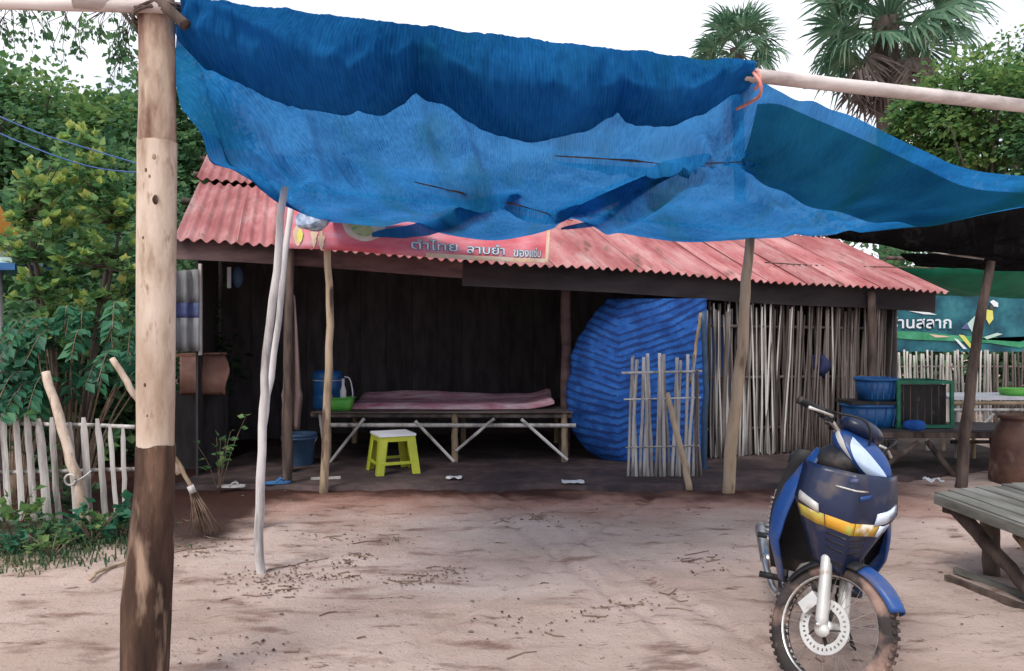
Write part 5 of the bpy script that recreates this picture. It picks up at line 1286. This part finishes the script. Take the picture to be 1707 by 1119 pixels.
# ------------------------------------------------------------------ motorcycle
moto = thing('motorcycle', 'dark blue underbone motorcycle parked facing the camera with its front wheel turned', 'motorcycle', (1.425, 3.86, 0.0), (R(-9), 0, math.atan2(-.975,-.222)))
WR = .278; AX = Vector((.61,0,WR)); TOP = Vector((.36,0,.86)); sa = (TOP-AX).normalized()
S4 = Matrix.Translation(AX) @ Matrix.Rotation(R(47), 4, sa) @ Matrix.Translation(-AX)
RX90 = Matrix.Rotation(R(90), 4, 'X')
def wheel(center, name, Ms, disc_side):
    T = Ms @ Matrix.Translation(center) @ RX90            # lathe axis = wheel axle
    mb = MB(); rr, r0 = .036, .242; mb.lathe([(r0+rr*math.cos(a)*1.0, rr*1.05*math.sin(a)) for a in np.linspace(0, 2*math.pi, 14, endpoint=False)], 56, T, True)
    for k in range(56):                                   # tread blocks
        for s in (-1, 1):
            a = 2*math.pi*(k+.25*s)/56; Q = T @ Matrix.Rotation(a, 4, 'Z'); b2 = MB(); b2.box((r0+rr*.93, s*.0, s*.015), (.010,.015,.018)); b2.xf(Q); mb.add(b2.v, b2.f)
    w_ = part(name, mb, M['rubber'], moto, True)
    mb = MB(); mb.lathe([(.212,-.024),(.222,-.028),(.226,-.02),(.218,-.012),(.213,0),(.218,.012),(.226,.02),(.222,.028),(.212,.024),(.206,0)], 48, T, True); part('rim', mb, M['chrome'], w_, True)
    mb = MB(); mb.lathe([(0,-.06),(.03,-.06),(.035,-.05),(.03,-.03),(.03,.03),(.035,.05),(.03,.06),(0,.06)], 20, T); part('hub', mb, M['alu'], w_, True)
    mb = MB()
    for k in range(36):
        a = 2*math.pi*k/36; a2 = a+(.55 if (k//2) % 2 else -.55); s = .04*(1 if k % 2 else -1)
        mb.tube([T @ Vector((.03*math.cos(a2), .03*math.sin(a2), s)), T @ Vector((.21*math.cos(a), .21*math.sin(a), s*.15))], .0013, 4, False)
    part('spokes', mb, M['spoke'], w_)
    if disc_side:
        mb = MB(); ns = 30
        for k in range(ns):
            rad_ = [.072,.086,.098,.112]; an = [2*math.pi*(k+q)/ns for q in (0,.3,.7,1)]
            for i in range(3):
                for j in range(3):
                    if i == 1 and j == 1: continue
                    vs_ = [T @ Vector((rad_[i+di]*math.cos(an[j+dj]), rad_[i+di]*math.sin(an[j+dj]), .052)) for di, dj in ((0,0),(1,0),(1,1),(0,1))]
                    mb.add(vs_, [(0,1,2,3)])
        part('brake_disc', mb, M['alu'], w_, solid=.004)
        mb = MB()
        for k in range(5):
            a = 2*math.pi*k/5; mb.bar(T @ Vector((.03*math.cos(a),.03*math.sin(a),.05)), T @ Vector((.076*math.cos(a+.3),.076*math.sin(a+.3),.051)), .014, .006)
        part('disc_carrier', mb, M['black'], w_)
    return w_
wheel(AX, 'front_wheel', S4, True); wheel(Vector((-.61,0,WR)), 'rear_wheel', Matrix.Identity(4), False)
def mpart(name, mb, m, steer=False, smooth=True, label=None, parent=None, solid=0):
    if steer: mb.xf(S4)
    return part(name, mb, M[m], parent or moto, smooth, False, label, None, solid)
sv = Vector(sa)
for s in (-1, 1):
    mb = MB(); a = AX+Vector((.012,s*.078,-.02)); mb.tube([a, a+sv*.05, a+sv*.30, a+sv*.31], [.018,.026,.024,.02], 12); mb.ell(AX+Vector((.012,s*.078,-.012)), (.034,.02,.03), 10, 6); mpart('fork_leg', mb, 'alu', True)
    mb = MB(); mb.tube([a+sv*.30, a+sv*.40], .016, 10); mpart('fork_tube', mb, 'black', True)
mb = MB(); mb.tube([AX+Vector((0,-.11,0)), AX+Vector((0,.11,0))], .01, 8); mpart('axle', mb, 'chrome', True)
mb = MB(); mb.box(AX+Vector((-.085,-.066,.055)), (.055,.05,.085), Matrix.Rotation(R(25),3,'Y')); mpart('brake_caliper', mb, 'alu', True, False)
mb = MB(); q = AX+sv*.41; mb.box(q, (.05,.19,.035)); mb.tube([q-Vector((.03,0,0)), q+sv*.30-Vector((.03,0,0))], .026, 10); mpart('steering_head', mb, 'black', True, False)
# front fender
def fender(t0, t1, nm, m, n_):
    rows = []
    for i in range(n_):
        t = R(t0+(t1-t0)*i/(n_-1)); row = []; rr = .303+.022*math.cos(t)
        for j in range(9):
            f = (j-4)/4; wd = .056*(1-.5*max(0, (R(66)-t)/R(31))**1.6); r = rr-.04*abs(f)**2.2
            row.append(AX+Vector((r*math.cos(t), f*wd, r*math.sin(t))))
        rows.append(row)
    mb = MB(); mb.grid(rows); mpart(nm, mb, m, True, solid=.005)
fender(42, 84, 'front_fender', 'bikeblue', 14); fender(85, 160, 'shaded_fender', 'black', 14)  # rear stretch of the fender coloured black for the shadow on it
for s in (-1,1):
    mb = MB(); a = AX+Vector((.012,s*.085,.0))
    mb.grid([[a+sv*z+Vector((x,s*.004*0,0)) for x in np.linspace(-.035,.075-.1*(z-.27),5)] for z in np.linspace(.27,.36,4)]); mpart('fender_side', mb, 'black', True, solid=.006)
# handlebar group
hc = Vector((.33,0,1.06))
mb = MB(); mb.tube(crom([hc+Vector((-.09,-.345,.03)), hc+Vector((-.05,-.22,.03)), hc+Vector((0,-.06,-.03)), hc+Vector((0,.06,-.03)), hc+Vector((-.05,.22,.03)), hc+Vector((-.09,.345,.03))], 22), .011, 8); mpart('handlebar', mb, 'chrome', True)
for s in (-1,1):
    mb = MB(); a = hc+Vector((-.092,s*.35,.03)); b = hc+Vector((-.055,s*.225,.03)); mb.tube([a, a.lerp(b,.05), a.lerp(b,.95), b], [.02,.018,.018,.022], 10); mpart('grip', mb, 'black', True)
    mb = MB(); mb.tube(crom([hc+Vector((-.03,s*.20,.03)), hc+Vector((.0,s*.235,.03)), hc+Vector((-.035,s*.345,.015))], 8), [.009,.008,.007,.007,.006,.006,.006,.008], 7); mpart('lever', mb, 'alu', True)
    mb = MB(); mb.box(hc+Vector((-.045,s*.195,.03)), (.05,.045,.045)); mpart('switch_box', mb, 'black', True, False)
cc = Vector((.40,0,.995))
def cowl_pt(th, ph, k=1.0):
    f = lambda v, p: math.copysign(abs(v)**p, v)
    z = .085*f(math.sin(ph),.9); c_ = max(0, math.cos(ph))**.85
    y = .150*c_*f(math.sin(th),1.0)*(1+2.6*z if z < 0 else 1+.6*z); x = .135*c_*f(math.cos(th),1.0)
    if x > 0: x = .135*c_*(1-abs(math.sin(th)))**.72                   # pointed, keeled nose
    x += -.85*z
    return cc+Vector((x*k, y*k, z*k))
mb = MB(); mb.grid([[cowl_pt(t, p) for t in np.linspace(-math.pi, math.pi, 29)] for p in np.linspace(-1.5,1.5,17)]); mpart('headlight_cowl', mb, 'bikeblue', True)
for s_ in (-1,1):
    rows = []
    for p in np.linspace(-1.0,.62,14):
        k = (p+1.0)/1.62; c_ = s_*(.50+.48*k); hw_ = .50*max(.03, math.sin(math.pi*min(1,(k+.02))**.62))**.8
        rows.append([cowl_pt(c_+hw_*q, p, 1.04) for q in np.linspace(-1,1,11)])
    mb = MB(); mb.grid(rows); mpart('headlight', mb, 'lens', True)
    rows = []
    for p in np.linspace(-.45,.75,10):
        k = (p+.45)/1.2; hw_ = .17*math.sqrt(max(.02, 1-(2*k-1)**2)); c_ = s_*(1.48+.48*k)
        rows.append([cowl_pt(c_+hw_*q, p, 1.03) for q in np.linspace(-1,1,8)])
    mb = MB(); mb.grid(rows); mpart('cowl_highlight', mb, 'alu', True)  # pale patch painting a whitish reflection on the cowl side
mb = MB(); mb.ell(hc+Vector((.0,0,.045)), (.09,.12,.05), 14, 8); mpart('speedometer_cover', mb, 'bikenavy', True)
# front cover, basket-like apron below the headlight
def fc(y, z, off=0):
    k = (z-.50)/.44; hw_ = np.interp(k, [0,.3,.62,1], [.09,.148,.208,.188])
    ridge = .055*(1-abs(y))**.8+.03*(1-min(1, abs(y)/.5))
    return Vector((.515+.05*math.sin(k*2.6)+ridge-.085*max(0, abs(y)-.72)/.28+off, y*hw_, z+.02*abs(y)*(1-k)))
mb = MB(); mb.grid([[fc(y, z) for y in np.linspace(-1,1,21)] for z in np.linspace(.50,.94,22)]); mpart('front_cover', mb, 'bikenavy', solid=.006)
for a, b, m in ((-.98,-.52,'yellow'), (-.5,.08,'orange'), (.1,.62,'yellow'), (.64,.95,'lens')):
    mb = MB(); mb.grid([[fc(y, z-.006*y, .007) for y in np.linspace(a,b,8)] for z in (.686,.712,.738)]); mpart('front_stripe', mb, m if m != 'orange' else 'stripe_orange', solid=.003)
mb = MB(); mb.grid([[fc(y, z, .007) for y in np.linspace(-.38,.25,8)] for z in (.868,.875)]); mpart('badge_strip', mb, 'alu', solid=.003)
for ya, yb, za, zb in ((-.15,.02,.895,.915), (.1,.34,.83,.85)):
    mb = MB(); mb.grid([[fc(y, z+.05*(y-ya), .006) for y in np.linspace(ya,yb,4)] for z in (za,zb)]); mpart('blue_decal', mb, 'bikeblue', solid=.002)
mb = MB(); mb.grid([[fc(y, z+.08*(y-.7), .008) for y in np.linspace(.50,.95,6)] for z in (.745,.775,.80)]); mpart('turn_signal', mb, 'lens', solid=.006)
mb = MB(); mb.grid([[fc(y, z-.08*(y+.7), .008) for y in np.linspace(-.95,-.62,6)] for z in (.745,.765,.785)]); mpart('turn_signal', mb, 'alu', solid=.006)
mb = MB()
for z in (.60,.63,.66): mb.grid([[fc(y, zz, .004) for y in np.linspace(-.5,.5,8)] for zz in (z, z+.008)])
mpart('grille', mb, 'black', solid=.003)
mb = MB(); mb.ell((.36,0,.95), (.13,.13,.08), 14, 8); mpart('neck_cover', mb, 'black')
for s_ in (-1,1):
    mb = MB(); mb.tube(crom([hc+Vector((-.03,s_*.2,.05)), hc+Vector((.09,s_*.13,.07)), hc+Vector((.10,s_*.05,-.02)), hc+Vector((.02,s_*.03,-.12))], 12), .0055, 6); mpart('cable', mb, 'black', True)
mb = MB(); mb.box((.40,0,.50), (.10,.16,.16)); mpart('horn_cover', mb, 'black', smooth=False)
for s in (-1,1):
    rows = []
    for i in range(14):
        t = i/13; z = .98-.64*t; row = []
        for j in range(7):
            f = j/6; fx_ = np.interp(t, [0,.25,.6,1], [.38,.40,.37,.28]); fy_ = np.interp(t, [0,.12,.3,.5,.7,1], [.10,.135,.185,.215,.225,.16])
            bx = fx_-.10-.10*math.sin(math.pi*min(1,t*.95)); by = fy_+.03*math.sin(math.pi*min(1,t+.1))
            row.append(Vector((fx_+(bx-fx_)*f, s*(fy_+(by-fy_)*f+.02*math.sin(math.pi*f)), z)))
        rows.append(row)
    mb = MB(); mb.grid(rows); mpart('leg_shield', mb, 'bikeblue', solid=.008)
rows = [[Vector((.30-.15*t-.02*abs(y), y*(.2+.06*math.sin(3*t)), .96-.6*t)) for y in np.linspace(-1,1,9)] for t in np.linspace(0,1,9)]
mb = MB(); mb.grid(rows); mpart('inner_shield', mb, 'black', solid=.006)
mb = MB(); mb.tube(crom([(.33,0,.80),(.15,0,.55),(-.1,0,.5),(-.45,0,.62)], 12), .04, 8); mpart('frame', mb, 'black')
mb = MB(); mb.ell((.03,0,.34), (.19,.11,.11), 14, 9, None, .7); mb.lathe([(.06,0),(.07,.02),(.06,.04),(.07,.06),(.06,.08),(.07,.10),(.05,.14)], 14, Matrix.Translation((.16,0,.34)) @ Matrix.Rotation(R(80),4,'Y')); mpart('engine', mb, 'alu')
mb = MB(); mb.ell((-.36,0,.80), (.36,.125,.06), 16, 9, None, .7); mpart('seat', mb, 'seat')
mb = MB(); mb.ell((-.40,0,.69), (.38,.115,.105), 16, 9, None, .75); mpart('tail_cover', mb, 'bikeblue')
mb = MB(); mb.ell((-.80,0,.72), (.04,.08,.05), 10, 8); mpart('tail_light', mb, 'amber')
rows = [[Vector((-.61+.33*math.cos(t), f*.065, WR+.33*math.sin(t)-.03*abs(f)**2)) for f in np.linspace(-1,1,7)] for t in np.linspace(R(60),R(190),14)]
mb = MB(); mb.grid(rows); mpart('rear_fender', mb, 'black', solid=.006)
for s in (-1,1):
    mb = MB(); mb.tube([(-.58,s*.15,.30),(-.50,s*.15,.62)], .014, 8)
    mb.tube([Vector((-.56+.06*t,s*.15,.36+.22*t))+Vector((.028*math.cos(t*50),.028*math.sin(t*50),0)) for t in np.linspace(0,1,70)], .006, 5); mpart('rear_shock', mb, 'chrome')
    mb = MB(); mb.tube([(.02,s*.10,.28),(.02,s*.24,.28)], .016, 8); mpart('foot_peg', mb, 'black')
    mb = MB(); mb.tube([(-.30,s*.12,.40),(-.30,s*.24,.40)], .015, 8); mpart('passenger_peg', mb, 'black')
    mb = MB(); mb.bar((.02,s*.10,.30),(-.61,s*.10,.28),.03,.05); mpart('swing_arm', mb, 'black', smooth=False)
mb = MB(); mb.tube(crom([(.18,-.06,.28),(.10,-.15,.22),(-.2,-.17,.23),(-.35,-.18,.27)], 10), .018, 8); mb.tube([(-.33,-.16,.25),(-.37,-.16,.26),(-.78,-.165,.33),(-.82,-.165,.335)], [.028,.04,.042,.028], 14); mpart('exhaust', mb, 'chrome')
mb = MB(); mb.tube(crom([(.0,.12,.26),(.04,.19,.12),(.07,.245,.01)], 6), .011, 7); mpart('side_stand', mb, 'black')
mb = MB(); mb.tube(crom([(-.05,-.13,.33),(-.02,-.18,.36),(-.08,-.19,.44)], 7), .011, 7); mb.tube([(-.08,-.18,.44),(-.08,-.22,.44)], .014, 8); mpart('kick_starter', mb, 'chrome')
